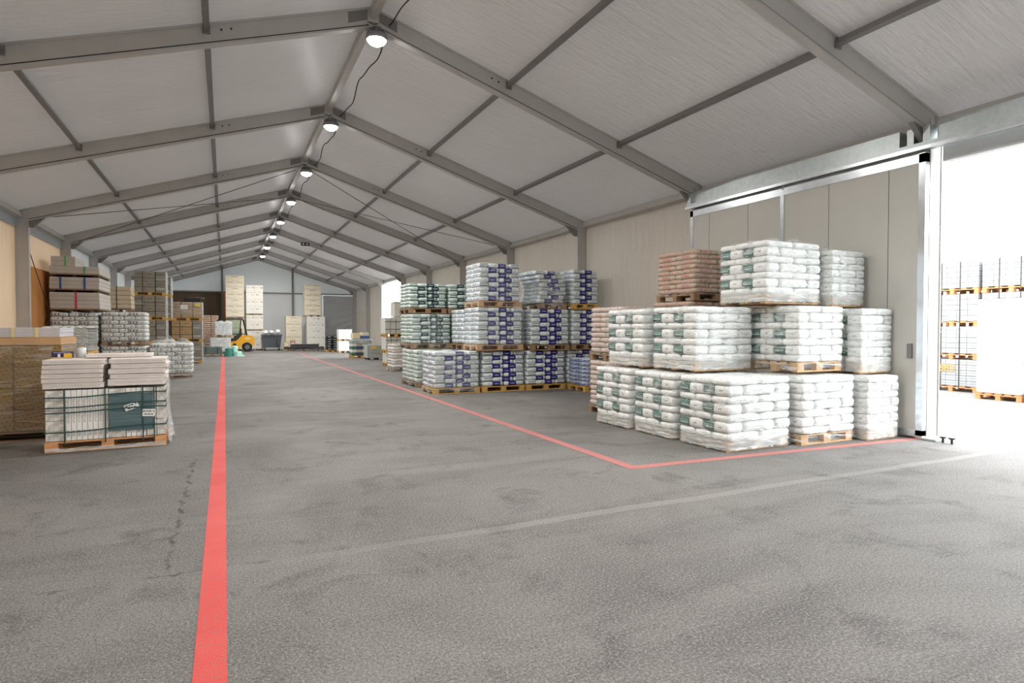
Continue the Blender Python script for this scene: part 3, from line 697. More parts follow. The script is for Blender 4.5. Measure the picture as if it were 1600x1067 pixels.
# ---- strapped board bundles on top of the lettered sacks
BOARD = plain('pale_grey_board', (196, 190, 182), 0.65, 0, 0.05, 3.0); BOARDE = plain('cream_board', (226, 216, 200), 0.65, 0, 0.04)
BATT = plain('black_batten', (44, 34, 26), 0.8)
def bundle(label, cx, cy, z, wd, dp, H, n, strapc, sx, part_w=None):
    t = thing('board_bundle', label, 'board bundle', (cx, cy, z)); b0 = 0.10 if wd > 1 else 0.0; h = (H - b0) / n
    for x in (-wd / 2 + 0.1, 0, wd / 2 - 0.1) if wd > 1 else (): link('batten', boxmesh(0.10, dp, 0.06, BATT), t, (x, 0, 0.03))
    if wd > 1: link('batten_sheet', boxmesh(wd - 0.02, dp, 0.04, WOOD2), t, (0, 0, 0.08))
    for i in range(n): link('board', boxmesh(wd, dp, h - 0.004, BOARD, 0.004), t, (random.uniform(-.006, .006), random.uniform(-.006, .006), b0 + h * (i + 0.5)))
    sm = plain('strap_%s' % strapc[0], strapc[1], 0.45)
    for x in sx:
        mb = MB(); mb.box(x - 0.025, x + 0.025, -dp / 2 - 0.012, dp / 2 + 0.012, H, H + 0.005); mb.box(x - 0.025, x + 0.025, -dp / 2 - 0.014, -dp / 2 - 0.008, b0 * 0.8, H + 0.005)
        link('strap', mb.mesh('strap', sm), t)
    return t
bundle('bundle of pale boards with a red strap on the lettered sacks', -6.55, 23.95, 2.16, 1.28, 2.1, 0.60, 4, ('red', (206, 52, 72)), (0.03,))
bundle('bundle of pale boards with two blue straps, middle of the stack', -6.55, 23.95, 2.77, 1.28, 2.1, 0.46, 3, ('blue', (48, 84, 158)), (-0.36, 0.26))
bundle('bundle of pale boards with green straps on top of the stack', -6.55, 23.95, 3.24, 1.28, 2.1, 0.32, 2, ('green', (98, 178, 104)), (0.26,))
bundle('short block of pale boards with a green strap on the topmost bundle', -6.86, 23.7, 3.57, 0.62, 1.4, 0.30, 2, ('green', (98, 178, 104)), (0.06,))

# ---- tile carton loads held with dark straps
def carton_mat(nm, c, zig=True):
    pr = [(0, -0.16, 0.16, 2, -0.14, 0.0, (206, 204, 196), 'zig', 1, -0.1)] if zig else []
    return print_mat(nm, c, pr + [(0, -0.12, 0.10, 2, 0.08, 0.11, (96, 84, 66), 'text', 1, -0.1)], 0.55, 0.1)
CT = [carton_mat('brown_carton', (166, 140, 104), False), carton_mat('grey_film_carton', (140, 134, 122)), carton_mat('tan_carton', (182, 150, 108), False), carton_mat('grey_carton_plain', (150, 142, 128), False)]
def tile_load(label, cx, cy, z, wd=1.1, dp=0.95, H=0.95, order=(3, 3, 1), rows=2, pal=WOODY, lab=False, edge=True, det=False):
    t = thing('strapped_carton_pallet', label, 'carton pallet', (cx, cy, z)); pallet(t, wd + 0.04, dp, pal, det)
    n = len(order); cw = wd / n; ch = (H - 0.15) / rows
    for r in range(rows):
        for i in range(n):
            for j in range(2):
                link('carton', boxmesh(cw - 0.006, dp / 2 - 0.006, ch - 0.006, CT[order[i]], 0.006), t, (-wd / 2 + cw * (i + 0.5), -dp / 4 + j * dp / 2, 0.15 + ch * (r + 0.5)))
    for x in (-wd / 2 + cw * 0.8, wd / 2 - cw * 0.95):
        mb = MB(); mb.box(x - 0.012, x + 0.012, -dp / 2 - 0.006, dp / 2 + 0.006, H, H + 0.004); mb.box(x - 0.012, x + 0.012, -dp / 2 - 0.007, -dp / 2 - 0.001, 0.03, H + 0.004)
        link('strap', mb.mesh('strap', STRAPD), t)
    mb = MB()
    for zz in (0.35, 0.72): mb.box(-wd / 2 - 0.004, wd / 2 + 0.004, -dp / 2 - 0.006, -dp / 2 - 0.001, zz * H, zz * H + 0.018)
    link('strap', mb.mesh('strap', STRAPD), t)
    if edge: 
        mb = MB(); mb.box(wd / 2, wd / 2 + 0.03, -dp / 2 - 0.01, dp / 2, 0.1, H + 0.01); link('edge_film', mb.mesh('edge_film', FILMD), t)
    if lab:
        mb = MB(); mb.box(-0.30, 0.0, -dp / 2 - 0.012, -dp / 2 - 0.007, H * 0.62, H * 0.85); link('paper_label', mb.mesh('paper_label', WHITE), t)
    return t
yy = 29.3
tile_load('grey film-wrapped cartons with zigzag mark, topmost pallet of the tall carton stack', -5.10, yy, 2.98, 1.10, 0.9, 0.98, (3, 3, 1))
tile_load('grey cartons with zigzag mark, third level of the tall carton stack', -5.12, yy, 1.98, 1.12, 0.9, 0.99, (1, 3, 3))
tile_load('brown cartons with zigzag mark, second level of the tall carton stack', -5.10, yy, 0.99, 1.10, 0.9, 0.98, (0, 3, 1))
tile_load('brown cartons with zigzag mark on the floor under the tall carton stack', -5.10, yy, 0, 1.10, 0.9, 0.98, (0, 2, 1))
tile_load('strapped cartons on a pallet, upper tier behind the tallest carton stack', -5.0, 30.5, 2.98, 1.10, 0.9, 0.85, (3, 3, 1))
tile_load('strapped cartons on a pallet, third tier behind the tallest carton stack', -5.0, 30.5, 1.98, 1.10, 0.9, 0.99, (3, 3, 1))
yy = 32.2
tile_load('tan cartons with a white label on the floor, near the lettered sacks', -3.92, yy, 0, 1.20, 1.0, 1.0, (2, 0, 1), lab=True)
tile_load('tan cartons with zigzag mark, middle of the short carton stack', -3.92, yy, 1.01, 1.22, 1.0, 0.96, (2, 2, 1))
t = tile_load('open tan cartons under torn film, top of the short carton stack', -3.88, yy, 1.98, 1.16, 1.0, 0.86, (2, 2, 2), lab=True, pal=WOODY)
link('torn_film', film_mesh(1.2, 1.04, 0.25, 0.865, 3, FILM, 0.02, 0.02), t)
mb = MB(); mb.box(0.30, 0.48, -0.53, -0.515, 0.66, 0.78); link('yellow_label', mb.mesh('yellow_label', plain('yellow_label', (222, 204, 60), 0.5)), t)
t = thing('black_tray', 'black plastic tray tilted on top of the short carton stack', 'tray', (-3.72, yy, 2.872), 0); mb = MB()
mb.box(-0.32, 0.36, -0.3, 0.3, 0, 0.02); mb.box(-0.32, -0.30, -0.3, 0.3, 0, 0.15); mb.box(0.34, 0.36, -0.3, 0.3, 0, 0.15); mb.box(-0.32, 0.36, -0.3, -0.28, 0, 0.15); mb.box(-0.32, 0.36, 0.28, 0.3, 0, 0.15)
link('tray_body', mb.mesh('tray_body', BLACK), t)
mb = MB(); mb.grid(lambda u, v: (-0.1 + 0.62 * u, -0.34 + 0.66 * v, 0.16 + 0.12 * math.sin(2.2 * u) * (1 - u * 0.8) + 0.02 * noise.noise(Vector((u * 5, v * 5, 0)))), 12, 10); link('film_sheet', mb.mesh('film_sheet', FILMD, True), t)
KR = print_mat('slatted_crate_cream', (204, 186, 156), [(0, -1, 1, 2, -1, 1, (168, 148, 118), 'lines')], 0.6, 0.1)
def slab_load(label, cx, cy, z, wd, dp, H, n, mat, cat='board pallet', name='slab_pallet', pal=WOOD2, straps=True):
    t = thing(name, label, cat, (cx, cy, z)); pallet(t, wd, dp, pal, False); h = (H - 0.15) / n
    for i in range(n): link('slab', boxmesh(wd, dp, h - 0.012, mat, 0.005), t, (random.uniform(-.012, .012), 0, 0.15 + h * (i + 0.5)))
    if straps:
        for x in (0,):
            mb = MB(); mb.box(x - 0.012, x + 0.012, -dp / 2 - 0.012, dp / 2 + 0.012, 0.1, H + 0.005); link('strap', mb.mesh('strap', STRAPD), t)
    return t
CREAM = plain('cream_slab', (206, 188, 160), 0.65, 0, 0.06)
for q, (z, l) in enumerate(((0, 'cream slabs strapped on the floor pallet behind the lettered sacks'), (1.12, 'cream slabs strapped on the second pallet behind the lettered sacks'), (2.24, 'cream slabs strapped on the topmost pallet behind the lettered sacks'))):
    slab_load(l, -6.02, 27.6, z, 0.92, 1.0, 1.06 if q < 2 else 0.98, 5, CREAM)

# ================================================================ NEAR TILE PALLET WITH LOOSE CARTONS
TILE = print_mat('white_tile_carton', (240, 238, 233), [(0, -0.5, 0.5, 2, -0.5, 0.5, (196, 190, 182), 'faint')], 0.6, 0.12)
TILEP = print_mat('white_tile_carton_print', (242, 240, 235), [(2, -0.10, 0.24, 0, -0.014, 0.014, (198, 195, 190), 'text', 1, -0.1), (2, -0.28, -0.20, 0, -0.018, 0.018, (176, 172, 166), 'text', 1, -0.1)], 0.6, 0.1)
FLATM = print_mat('flat_carton_print', (226, 218, 212), [(0, -0.26, 0.30, 2, -0.009, 0.009, (198, 190, 184), 'text', 1, -0.2), (0, -0.35, 0.35, 2, 0.018, 0.024, (196, 186, 180), 'solid', 1, -0.2),
    (1, -0.30, 0.30, 2, -0.012, 0.012, (176, 168, 162), 'text', 0, 0.2)], 0.6, 0.12)
tp = thing('tile_pallet', 'white tile cartons with green straps on an orange wood pallet beside red line', 'tile pallet', (-3.83, 10.27, 0), R(1.6))
TW, TD = 1.38, 0.80
pallet(tp, TW + 0.02, TD, WOODO)
zc0, zc1 = 0.15, 0.845
cells = [0.20] + [0.0545] * 8 + [0.18] + [0.0545] * 4 + [0.11, 0.10]
tot = sum(cells); x = -TW / 2
for i, c in enumerate(cells):
    cw = c * TW / tot
    if c > 0.08:
        for q in range(5 if c > 0.12 else 3):
            nq = 5 if c > 0.12 else 3; hh = (zc1 - zc0 - 0.02) / nq
            for j in range(2): link('tile_carton', boxmesh(cw - 0.006, TD / 2 - 0.01, hh - 0.005, TILE, 0.004), tp, (x + cw / 2 + random.uniform(-.004, .004), -TD / 4 + j * TD / 2 + random.uniform(-.008, .004), zc0 + hh * (q + 0.5)))
    else:
        for j in range(2): link('tile_carton', boxmesh(cw - 0.005, TD / 2 - 0.01, zc1 - zc0 - 0.02, TILEP, 0.004), tp, (x + cw / 2, -TD / 4 + j * TD / 2 + random.uniform(-.006, .004), (zc0 + zc1) / 2 - 0.01))
    x += cw
# dark green film sheet on the front, with two paper labels
GSHEET = NT('dark_green_film'); GSHEET.base(s2l((92, 114, 118)), 0.3); GSHEET.bump(GSHEET.noise(6.0, 4, 0.6, GSHEET.mapped((0.6, 1, 7))), 0.6, 0.02); GSHEET = GSHEET.m
fy0 = -TD / 2 - 0.012
mb = MB(); mb.grid(lambda u, v: (0.02 + 0.52 * u, fy0 - 0.008 - 0.006 * noise.noise(Vector((u * 3, v * 6, 1))), 0.245 + 0.51 * v), 10, 10)
gs = link('green_film_sheet', mb.mesh('green_film_sheet', GSHEET, True), tp)
LABM = print_mat('paper_label', (232, 232, 230), [(0, -0.07, 0.07, 2, 0.01, 0.03, (60, 60, 64), 'text'), (0, -0.06, 0.05, 2, -0.03, -0.012, (90, 90, 94), 'text')], 0.6, 0)
for (lx, lz, lw, lh, a) in ((0.285, 0.575, 0.17, 0.085, -20), (0.49, 0.475, 0.15, 0.10, 3)):
    mb = MB(); mb.box(-lw / 2, lw / 2, -0.002, 0.002, -lh / 2, lh / 2); link('paper_label', mb.mesh('paper_label', LABM), tp, (lx, fy0 - 0.022, lz), rot=(0, R(a), 0))
for zs, sag in ((0.735, 0.012), (0.60, 0.01), (0.53, 0.008), (0.275, 0.012)):
    mb = MB(); pts = []
    for q in range(15):
        u = q / 14; pts.append((-TW / 2 - 0.01 + (TW + 0.02) * u, fy0 - 0.026, zs + 0.03 * u - sag * math.sin(math.pi * u * 2)))
    for a, b in zip(pts, pts[1:]): mb.beam(a, b, 0.004, 0.017)
    mb.beam(pts[-1], (TW / 2 + 0.012, TD / 2, zs + 0.03), 0.004, 0.017)
    link('strap', mb.mesh('strap', STRAPG), tp)
for xs in (-0.475, -0.02, 0.42, 0.555):
    mb = MB(); mb.box(xs - 0.008, xs + 0.008, fy0 - 0.02, fy0 - 0.016, 0.10, 0.845); link('strap', mb.mesh('strap', STRAPG), tp)
mb = MB()
mb.grid(lambda u, v: (TW / 2 + 0.02 + 0.07 * max(0, 1 - v * 1.6) * (0.6 + noise.noise(Vector((u * 4, v * 3, 2)))) + 0.01 * noise.noise(Vector((u * 9, v * 9, 0))), -TD / 2 - 0.02 + (TD + 0.03) * u, 0.02 + 0.03 * noise.noise(Vector((u * 7, 0, 0))) + 0.9 * v), 20, 16)
link('stretch_wrap', mb.mesh('stretch_wrap', FILMD, True), tp)
mb = MB(); mb.grid(lambda u, v: (-TW / 2 + TW * u, fy0 - 0.03 - 0.012 * noise.noise(Vector((u * 9, v * 2, 4))), 0.012 + 0.05 * v + 0.01 * noise.noise(Vector((u * 8, 1, 0)))), 40, 4); link('torn_wrap', mb.mesh('torn_wrap', FILMD, True), tp)
# loose flat cartons on top
def flat(label, x, y, z, sx, sy, sz, rz, group=None, m=FLATM):
    return tag(link('flat_carton', boxmesh(sx, sy, sz, m, 0.006), None, (x, y, z + sz / 2), R(rz)), label, 'carton', group)
ORD = ['lowest', 'second lowest', 'middle', 'second highest', 'topmost']; ORD6 = ['lowest', 'second lowest', 'third lowest', 'third highest', 'second highest', 'topmost']
z = 0.848
for i in range(6):
    hh = 0.062 if i else 0.075
    flat(ORD6[i] + ' flat white carton of the six-high loose pile on the tile pallet', -4.20 + random.uniform(-.015, .015), 10.26 + random.uniform(-.02, .01), z, 0.68, 0.78, hh - 0.004, random.uniform(-0.8, 1.8), 'flat cartons of the six-high pile'); z += hh
zl = z; z = 0.862
for i in range(5):
    hh = 0.070 if i else 0.095
    flat(ORD[i] + ' flat white carton of the five-high loose pile on the tile pallet', -3.46 + random.uniform(-.015, .015), 10.26 + random.uniform(-.02, .015), z, 0.68, 0.78, hh - 0.004, random.uniform(0.5, 3.0), 'flat cartons of the five-high pile'); z += hh
flat('long flat white carton lying across both loose piles', -3.72, 10.42, max(z, zl) + 0.002, 0.80, 0.42, 0.05, 2.0)
t = thing('small_carton', 'small navy carton with a yellow disc print on the loose pile', 'carton', (-4.42, 10.44, zl + 0.001), R(2))
NV = print_mat('navy_carton', (44, 40, 84), [(0, 0.02, 0.115, 2, -0.05, 0.02, (230, 186, 62), 'solid', 1, -0.03), (0, -0.05, -0.02, 2, -0.05, 0.015, (214, 220, 226), 'solid', 1, -0.03), (0, -0.10, 0.10, 2, 0.026, 0.036, (180, 180, 205), 'text', 1, -0.03)], 0.4, 0)
link('body', boxmesh(0.24, 0.10, 0.09, NV), t, (0, 0, 0.045))
mb = MB(); mb.box(-0.12, 0.12, -0.052, -0.05, 0.0, 0.012); link('bottom_flap', mb.mesh('bottom_flap', plain('yellow_card', (226, 184, 64), 0.5)), t)

# ================================================================ BROWN CARTON LOAD
def m_brown():
    t = NT('brown_board_under_film'); X = t.xyz()
    u = t.math('ADD', X[0], t.math('MULTIPLY', X[2], 0.6)); a = t.math('PINGPONG', u, 0.035); b = t.math('PINGPONG', t.math('SUBTRACT', X[2], t.math('MULTIPLY', X[0], 0.25)), 0.03)
    m = t.math('MULTIPLY', t.math('LESS_THAN', a, 0.012), t.math('LESS_THAN', b, 0.009))
    c = t.mix(t.ramp(t.noise(2.0), 0.35, 0.7), s2l((126, 101, 70)), s2l((146, 120, 86)))
    c = t.mix(t.ramp(t.noise(1.3, 2), 0.5, 0.62, 0, 0.5), c, s2l((150, 122, 62)))
    t.base(t.mix(t.math('MULTIPLY', m, 0.8), c, s2l((78, 58, 38))), 0.5); return t.m
BRW = m_brown(); CARD = plain('cardboard', (196, 156, 112), 0.7, 0, 0.06, 5.0)
bl = thing('brown_carton_pallet', 'film-wrapped brown carton load on a pallet beside the white tile cartons', 'carton pallet', (-5.42, 11.55, 0))
BW, BD = 1.74, 1.04
pallet(bl, BW, BD, WOOD2)
for r in range(4):
    hh = (1.40 - 0.15) / 4
    for i in range(3):
        for j in range(2): link('carton', boxmesh(BW / 3 - 0.004, BD / 2 - 0.004, hh - 0.004, BRW, 0.006), bl, (-BW / 2 + BW / 3 * (i + 0.5), -BD / 4 + j * BD / 2, 0.15 + hh * (r + 0.5)))
for i in range(2): link('cardboard_lid', boxmesh(BW / 2 - 0.006, BD, 0.11, CARD, 0.004), bl, (-BW / 4 + i * BW / 2, 0, 1.46))
link('stretch_wrap', film_mesh(BW + 0.03, BD + 0.03, 0.10, 1.48, 2, FILM2, 0.02, 0.02, top=False), bl)
wbn = thing('white_board_stack', 'flat stack of pale grey boards with yellow bands on the brown cartons', 'board bundle', (-5.42, 11.60, 1.518), R(0.3))
PB = plain('pale_blue_grey_board', (200, 200, 204), 0.5, 0, 0.03)
for i in range(4): link('board', boxmesh(1.66, 0.95, 0.034, PB, 0.003), wbn, (random.uniform(-.004, .004), random.uniform(-.004, .004), 0.019 + 0.0345 * i))
YB_ = plain('yellow_band', (224, 210, 150), 0.5)
for x in (-0.6, -0.1, 0.27, 0.55):
    mb = MB(); mb.box(x - 0.02, x + 0.02, -0.486, -0.482, 0, 0.143); mb.box(x - 0.02, x + 0.02, -0.486, 0.48, 0.142, 0.145); link('band', mb.mesh('band', YB_), wbn)
# corrugated sheets on a base behind
cb = thing('brown_carton_pallet', 'plain brown carton load hidden under the corrugated sheets', 'carton pallet', (-4.86, 13.3, 0)); pallet(cb, 0.8, 1.0, WOOD2, False)
for r in range(3): link('carton', boxmesh(0.78, 0.98, 0.31, CARD, 0.005), cb, (0, 0, 0.15 + 0.315 * (r + 0.5)))
cs = thing('corrugated_sheet_stack', 'stack of white corrugated sheets on a pallet behind the brown cartons', 'sheet stack', (-4.86, 13.3, 1.10)); pallet(cs, 0.66, 0.9, WOODY, False)
CSM = plain('white_corrugated_sheet', (222, 222, 216), 0.5)
def corr():
    mb = MB(); n = 40; w2 = 0.33
    top = [(-w2 + 2 * w2 * i / n, 0.010 * math.sin(i * 0.9)) for i in range(n + 1)]
    vs = [(x, y, z + dz) for y in (-0.45, 0.45) for dz in (0, 0.016) for x, z in top]; N = n + 1; fs = []
    for i in range(n): fs += [(i, i + 1, N + i + 1, N + i), (2 * N + i, 3 * N + i, 3 * N + i + 1, 2 * N + i + 1), (N + i, N + i + 1, 3 * N + i + 1, 3 * N + i), (i, 2 * N + i, 2 * N + i + 1, i + 1)]
    mb.add(vs, fs); return mb.mesh('sheet', CSM, True)
CO = corr()
for i in range(17): link('sheet', CO, cs, (random.uniform(-.01, .01), random.uniform(-.01, .01), 0.165 + 0.0245 * i))
t = thing('film_roll', 'clear plastic film roll standing upright on the loose carton pile', 'film roll', (-4.22, 10.54, zl + 0.002))
link('roll', lathe([(0.0, 0.0), (0.06, 0.0), (0.062, 0.05), (0.058, 0.14), (0.03, 0.14), (0.03, 0.145)], 20).mesh('roll', plain('hazy_film_roll', (206, 212, 212), 0.25), True), t)
link('core', lathe([(0.03, 0.0), (0.03, 0.155), (0.024, 0.155), (0.024, 0.0)], 16).mesh('core', CARD, True), t)

# ================================================================ FAR END
CRT = print_mat('cream_printed_carton', (238, 228, 204), [(0, -0.22, 0.22, 2, 0.10, 0.15, (150, 132, 104), 'text', 1, -0.1), (0, -0.3, 0.3, 2, -0.16, -0.12, (200, 200, 200), 'text', 1, -0.1)], 0.6, 0.05)
CRT2 = print_mat('white_printed_carton', (240, 237, 228), [(0, -0.24, -0.04, 2, 0.06, 0.12, (196, 186, 168), 'text', 1, -0.1), (0, 0.10, 0.26, 2, 0.04, 0.12, (150, 136, 110), 'text', 1, -0.1)], 0.6, 0.05)
def carton_tower(label, cx, cy, wd, dp, levels, mat, rows_per, z=0.0, cols=2):
    """levels: list of unit heights; every unit is a wooden base plus rows of cartons"""
    t = thing('carton_tower', label, 'carton stack', (cx, cy, z)); zz = 0.0
    for q, (H, rows) in enumerate(zip(levels, rows_per)):
        for x in (-wd / 2 + 0.08, 0, wd / 2 - 0.08): link('runner', boxmesh(0.12, dp, 0.10, WOODY if q else WOOD), t, (x, 0, zz + 0.05))
        hh = (H - 0.11) / rows
        for r in range(rows):
            c = cols if (r % 2) else 1
            for i in range(c): link('carton', boxmesh(wd / c - 0.006, dp, hh - 0.006, mat, 0.006), t, (-wd / 2 + wd / c * (i + 0.5), 0, zz + 0.11 + hh * (r + 0.5)))
        zz += H
    return t
carton_tower('tallest tower of cream cartons behind the yellow forklift', -1.66, 49.4, 1.22, 1.2, [1.15, 1.2, 3.12], CRT, [2, 2, 7])
carton_tower('white carton tower standing next to the tallest tower, behind the forklift', -0.34, 49.4, 1.16, 1.2, [1.45, 1.15, 2.2], CRT2, [3, 2, 4])
carton_tower('short stack of cream cartons behind the dark beams', 2.40, 49.5, 1.14, 1.1, [2.55], CRT, [5])
carton_tower('white carton stack carrying a narrower upper stack at the back wall', 3.98, 49.3, 1.34, 1.2, [2.52], CRT2, [5])
carton_tower('narrow upper stack of cream cartons on the white stack', 3.76, 49.3, 1.2, 1.2, [2.44], CRT, [6], 2.525)
# waste bin
bn = thing('waste_container', 'large dark grey wheeled waste container with white rubbish bags', 'bin', (0.78, 48.2, 0))
BIN = plain('dark_grey_plastic', (84, 90, 98), 0.45)
mb = MB()
def frus(x0, x1, y0, y1, z0, x2, x3, y2, y3, z1):
    return [(x0, y0, z0), (x1, y0, z0), (x1, y1, z0), (x0, y1, z0), (x2, y2, z1), (x3, y2, z1), (x3, y3, z1), (x2, y3, z1)]
FC = [(0, 3, 2, 1), (4, 5, 6, 7), (0, 1, 5, 4), (1, 2, 6, 5), (2, 3, 7, 6), (3, 0, 4, 7)]
mb.add(frus(-0.55, 0.55, -0.42, 0.42, 0.22, -0.66, 0.66, -0.52, 0.52, 1.14), FC); link('body', mb.mesh('body', BIN), bn)
mb = MB(); mb.box(-0.70, 0.70, -0.56, -0.50, 1.10, 1.18); mb.box(-0.70, 0.70, 0.50, 0.56, 1.10, 1.18); mb.box(-0.70, -0.64, -0.5, 0.5, 1.10, 1.18); mb.box(0.64, 0.70, -0.5, 0.5, 1.10, 1.18); link('rim', mb.mesh('rim', BIN), bn)
mb = MB(); mb.tube([(-0.12, -0.58, 0.9), (-0.12, -0.60, 1.12), (0.12, -0.60, 1.12), (0.12, -0.58, 0.9)], 0.02, 8); link('handle', mb.mesh('handle', BLACK), bn)
mb = MB(); mb.box(0.30, 0.34, -0.5, -0.44, 0.24, 1.1); link('rib', mb.mesh('rib', BLACK), bn)
for x in (-0.48, 0.48):
    for y in (-0.35, 0.35):
        mb = MB(); mb.tube([(-0.03, 0, 0), (0.03, 0, 0)], 0.10, 14); wv = link('wheel', mb.mesh('wheel', RUBBER), bn, (x, y, 0.10)); mb = MB(); mb.box(-0.05, 0.05, -0.02, 0.02, 0.0, 0.13); link('fork', mb.mesh('fork', GALV), wv)
BAGW = plain('white_rubbish_bag', (236, 236, 234), 0.35)
for i, (x, y, r) in enumerate(((-0.42, -0.12, 0.20), (0.0, 0.14, 0.19), (0.42, -0.10, 0.21), (0.02, -0.28, 0.17))):
    mb = MB()
    mb.grid(lambda u, v: tuple(c * r * (1 + 0.6 * noise.noise(Vector((math.cos(u * 6.28) * 2, math.sin(u * 6.28) * 2, v * 4 + i)))) for c in (math.cos(u * 6.2832) * math.sin(v * 3.1416), math.sin(u * 6.2832) * math.sin(v * 3.1416), 0.66 * math.cos(v * 3.1416))), 16, 10)
    tag(link('rubbish_bag', mb.mesh('rubbish_bag', BAGW, True), None, (0.78 + x, 48.2 + y, 1.335 + (0.03 if i == 2 else 0))), 'crumpled white rubbish bag heaped in the dark grey container', 'bag', 'rubbish bags in the container')
# dark beams
GB = plain('dark_grey_beam', (92, 92, 98), 0.5, 0.2)
for i, (z, y) in enumerate(((0.14, 46.3), (0.14, 46.62), (0.32, 46.4), (0.32, 46.7))):
    mb = MB(); a, b = (1.5, 4.2) if i < 2 else (1.95, 3.85)
    mb.box(a, b, y - 0.15, y + 0.15, z - 0.02, z + 0.0); mb.box(a, b, y - 0.15, y + 0.15, z + 0.14, z + 0.16); mb.box(a, b, y - 0.02, y + 0.02, z, z + 0.14); mb.box(a, a + 0.01, y - 0.15, y + 0.15, z, z + 0.14); mb.box(b - 0.01, b, y - 0.15, y + 0.15, z, z + 0.14)
    tag(link('steel_beam', mb.mesh('steel_beam', GB)), 'long dark grey steel beam in the %s layer of the beam pile' % ('bottom' if i < 2 else 'top'), 'beam', 'dark beams, %s layer' % ('bottom' if i < 2 else 'top'))
for x in (1.8, 2.85, 3.9):
    tag(link('support_timber', boxmesh(0.10, 0.8, 0.11, WOOD2), None, (x, 46.46, 0.055)), 'short timber bearer on the floor under the dark steel beams', 'timber', 'bearers under the beams')
for i, (x, c, l) in enumerate(((1.70, (222, 190, 130), 'small yellow carton standing beside the dark steel beams'), (2.16, (206, 150, 130), 'small pink carton standing behind the dark steel beams'))):
    tt = thing('small_carton', l, 'carton', (x, 47.3 + 0.1 * i, 0)); m = plain('small_carton_%d' % i, c, 0.6)
    link('body', boxmesh(0.34, 0.3, 0.66 + 0.1 * i, m, 0.006), tt, (0, 0, 0.33 + 0.05 * i)); mb = MB(); mb.box(-0.12, 0.12, -0.153, -0.150, 0.35, 0.55); link('paper_label', mb.mesh('paper_label', WHITE), tt)

# ---- forklift, seen from the side with its mast towards the wall of cartons
fk = thing('forklift', 'yellow forklift truck with black mast and roof guard behind wrapped loads', 'forklift', (-1.72, 46.9, 0))
YEL = plain('forklift_yellow', (236, 170, 34), 0.4); CHAR = plain('charcoal_plastic', (40, 42, 46), 0.5)
mb = MB()
mb.prism([(1.22, 0.42), (1.26, 0.78), (1.18, 1.06), (0.90, 1.16), (0.42, 1.12), (0.10, 0.78), (-0.45, 0.66), (-0.45, 0.24), (0.30, 0.20), (0.42, 0.52), (0.78, 0.68), (1.06, 0.56), (1.12, 0.40)], 1, -0.52, 0.52)
link('body', mb.mesh('body', YEL), fk)
mb = MB(); mb.prism([(0.42, 1.13), (0.10, 0.80), (-0.45, 0.68), (-0.45, 0.86), (-0.02, 0.98), (0.22, 1.22)], 1, -0.54, 0.54); link('side_skirt', mb.mesh('side_skirt', CHAR), fk)
mb = MB(); mb.prism([(-0.62, 0.20), (-0.40, 0.20), (-0.40, 0.98), (-0.62, 0.98)], 1, -0.5, 0.5); link('front_cowl', mb.mesh('front_cowl', CHAR), fk)
mb = MB(); mb.box(-0.05, 0.40, -0.24, 0.24, 0.98, 1.10); mb.box(0.32, 0.44, -0.24, 0.24, 1.05, 1.62); link('seat', mb.mesh('seat', BLACK), fk)
mb = MB()
for y in (-0.47, 0.47):
    mb.tube([(0.78, y, 1.12), (0.56, y, 2.20), (0.48, y, 2.27), (-0.55, y, 2.27), (-0.68, y, 2.18), (-0.62, y, 0.95)], 0.045, 8)
    mb.tube([(0.30, y, 1.1), (0.40, y, 2.2)], 0.03, 8)
for x in (-0.5, -0.3, -0.1, 0.1, 0.3, 0.48): mb.box(x - 0.03, x + 0.03, -0.47, 0.47, 2.24, 2.29)
link('roof_guard', mb.mesh('roof_guard', BLACK), fk)
GL = NT('cab_glass'); GL.base((0.55, 0.68, 0.62), 0.05); GL.b.inputs['Transmission Weight'].default_value = 1.0; GL.b.inputs['IOR'].default_value = 1.05
mb = MB(); mb.box(-0.58, 0.36, -0.475, -0.467, 1.1, 2.2); link('cab_window', mb.mesh('cab_window', GL.m), fk)
mb = MB()
for y in (-0.30, 0.30): mb.box(-1.02, -0.90, y - 0.05, y + 0.05, 0.08, 2.28); mb.box(-1.12, -1.02, y - 0.04, y + 0.04, 0.08, 2.2)
for z in (0.4, 1.2, 2.2): mb.box(-1.05, -0.92, -0.3, 0.3, z, z + 0.1)
link('mast', mb.mesh('mast', BLACK), fk)
mb = MB(); mb.tube([(-0.95, 0.0, 0.1), (-0.95, 0.0, 1.9)], 0.04, 8); link('lift_cylinder', mb.mesh('lift_cylinder', STEEL), fk)
for y in (-0.25, 0.25):
    mb = MB(); mb.box(-1.18, -1.12, y - 0.05, y + 0.05, 0.06, 0.6); mb.box(-2.0, -1.12, y - 0.05, y + 0.05, 0.06, 0.10); link('fork', mb.mesh('fork', BLACK), fk)
def wheel(x, y, r, wd):
    mb = MB(); mb.tube([(0, -wd / 2, 0), (0, -wd / 2 + 0.03, 0), (0, wd / 2 - 0.03, 0), (0, wd / 2, 0)], [r * 0.88, r, r, r * 0.88], 28)
    o = link('wheel', mb.mesh('wheel', RUBBER), fk, (x, y, r)); mb = MB(); s = -1 if y < 0 else 1
    mb.tube([(0, s * (wd / 2 - 0.01), 0), (0, s * (wd / 2 + 0.012), 0)], [r * 0.55, r * 0.45], 20); link('hub', mb.mesh('hub', plain('hub_grey', (110, 108, 104), 0.5)), o)
for y in (-0.46, 0.46): wheel(0.78, y, 0.32, 0.2); wheel(-0.62, y, 0.34, 0.24)
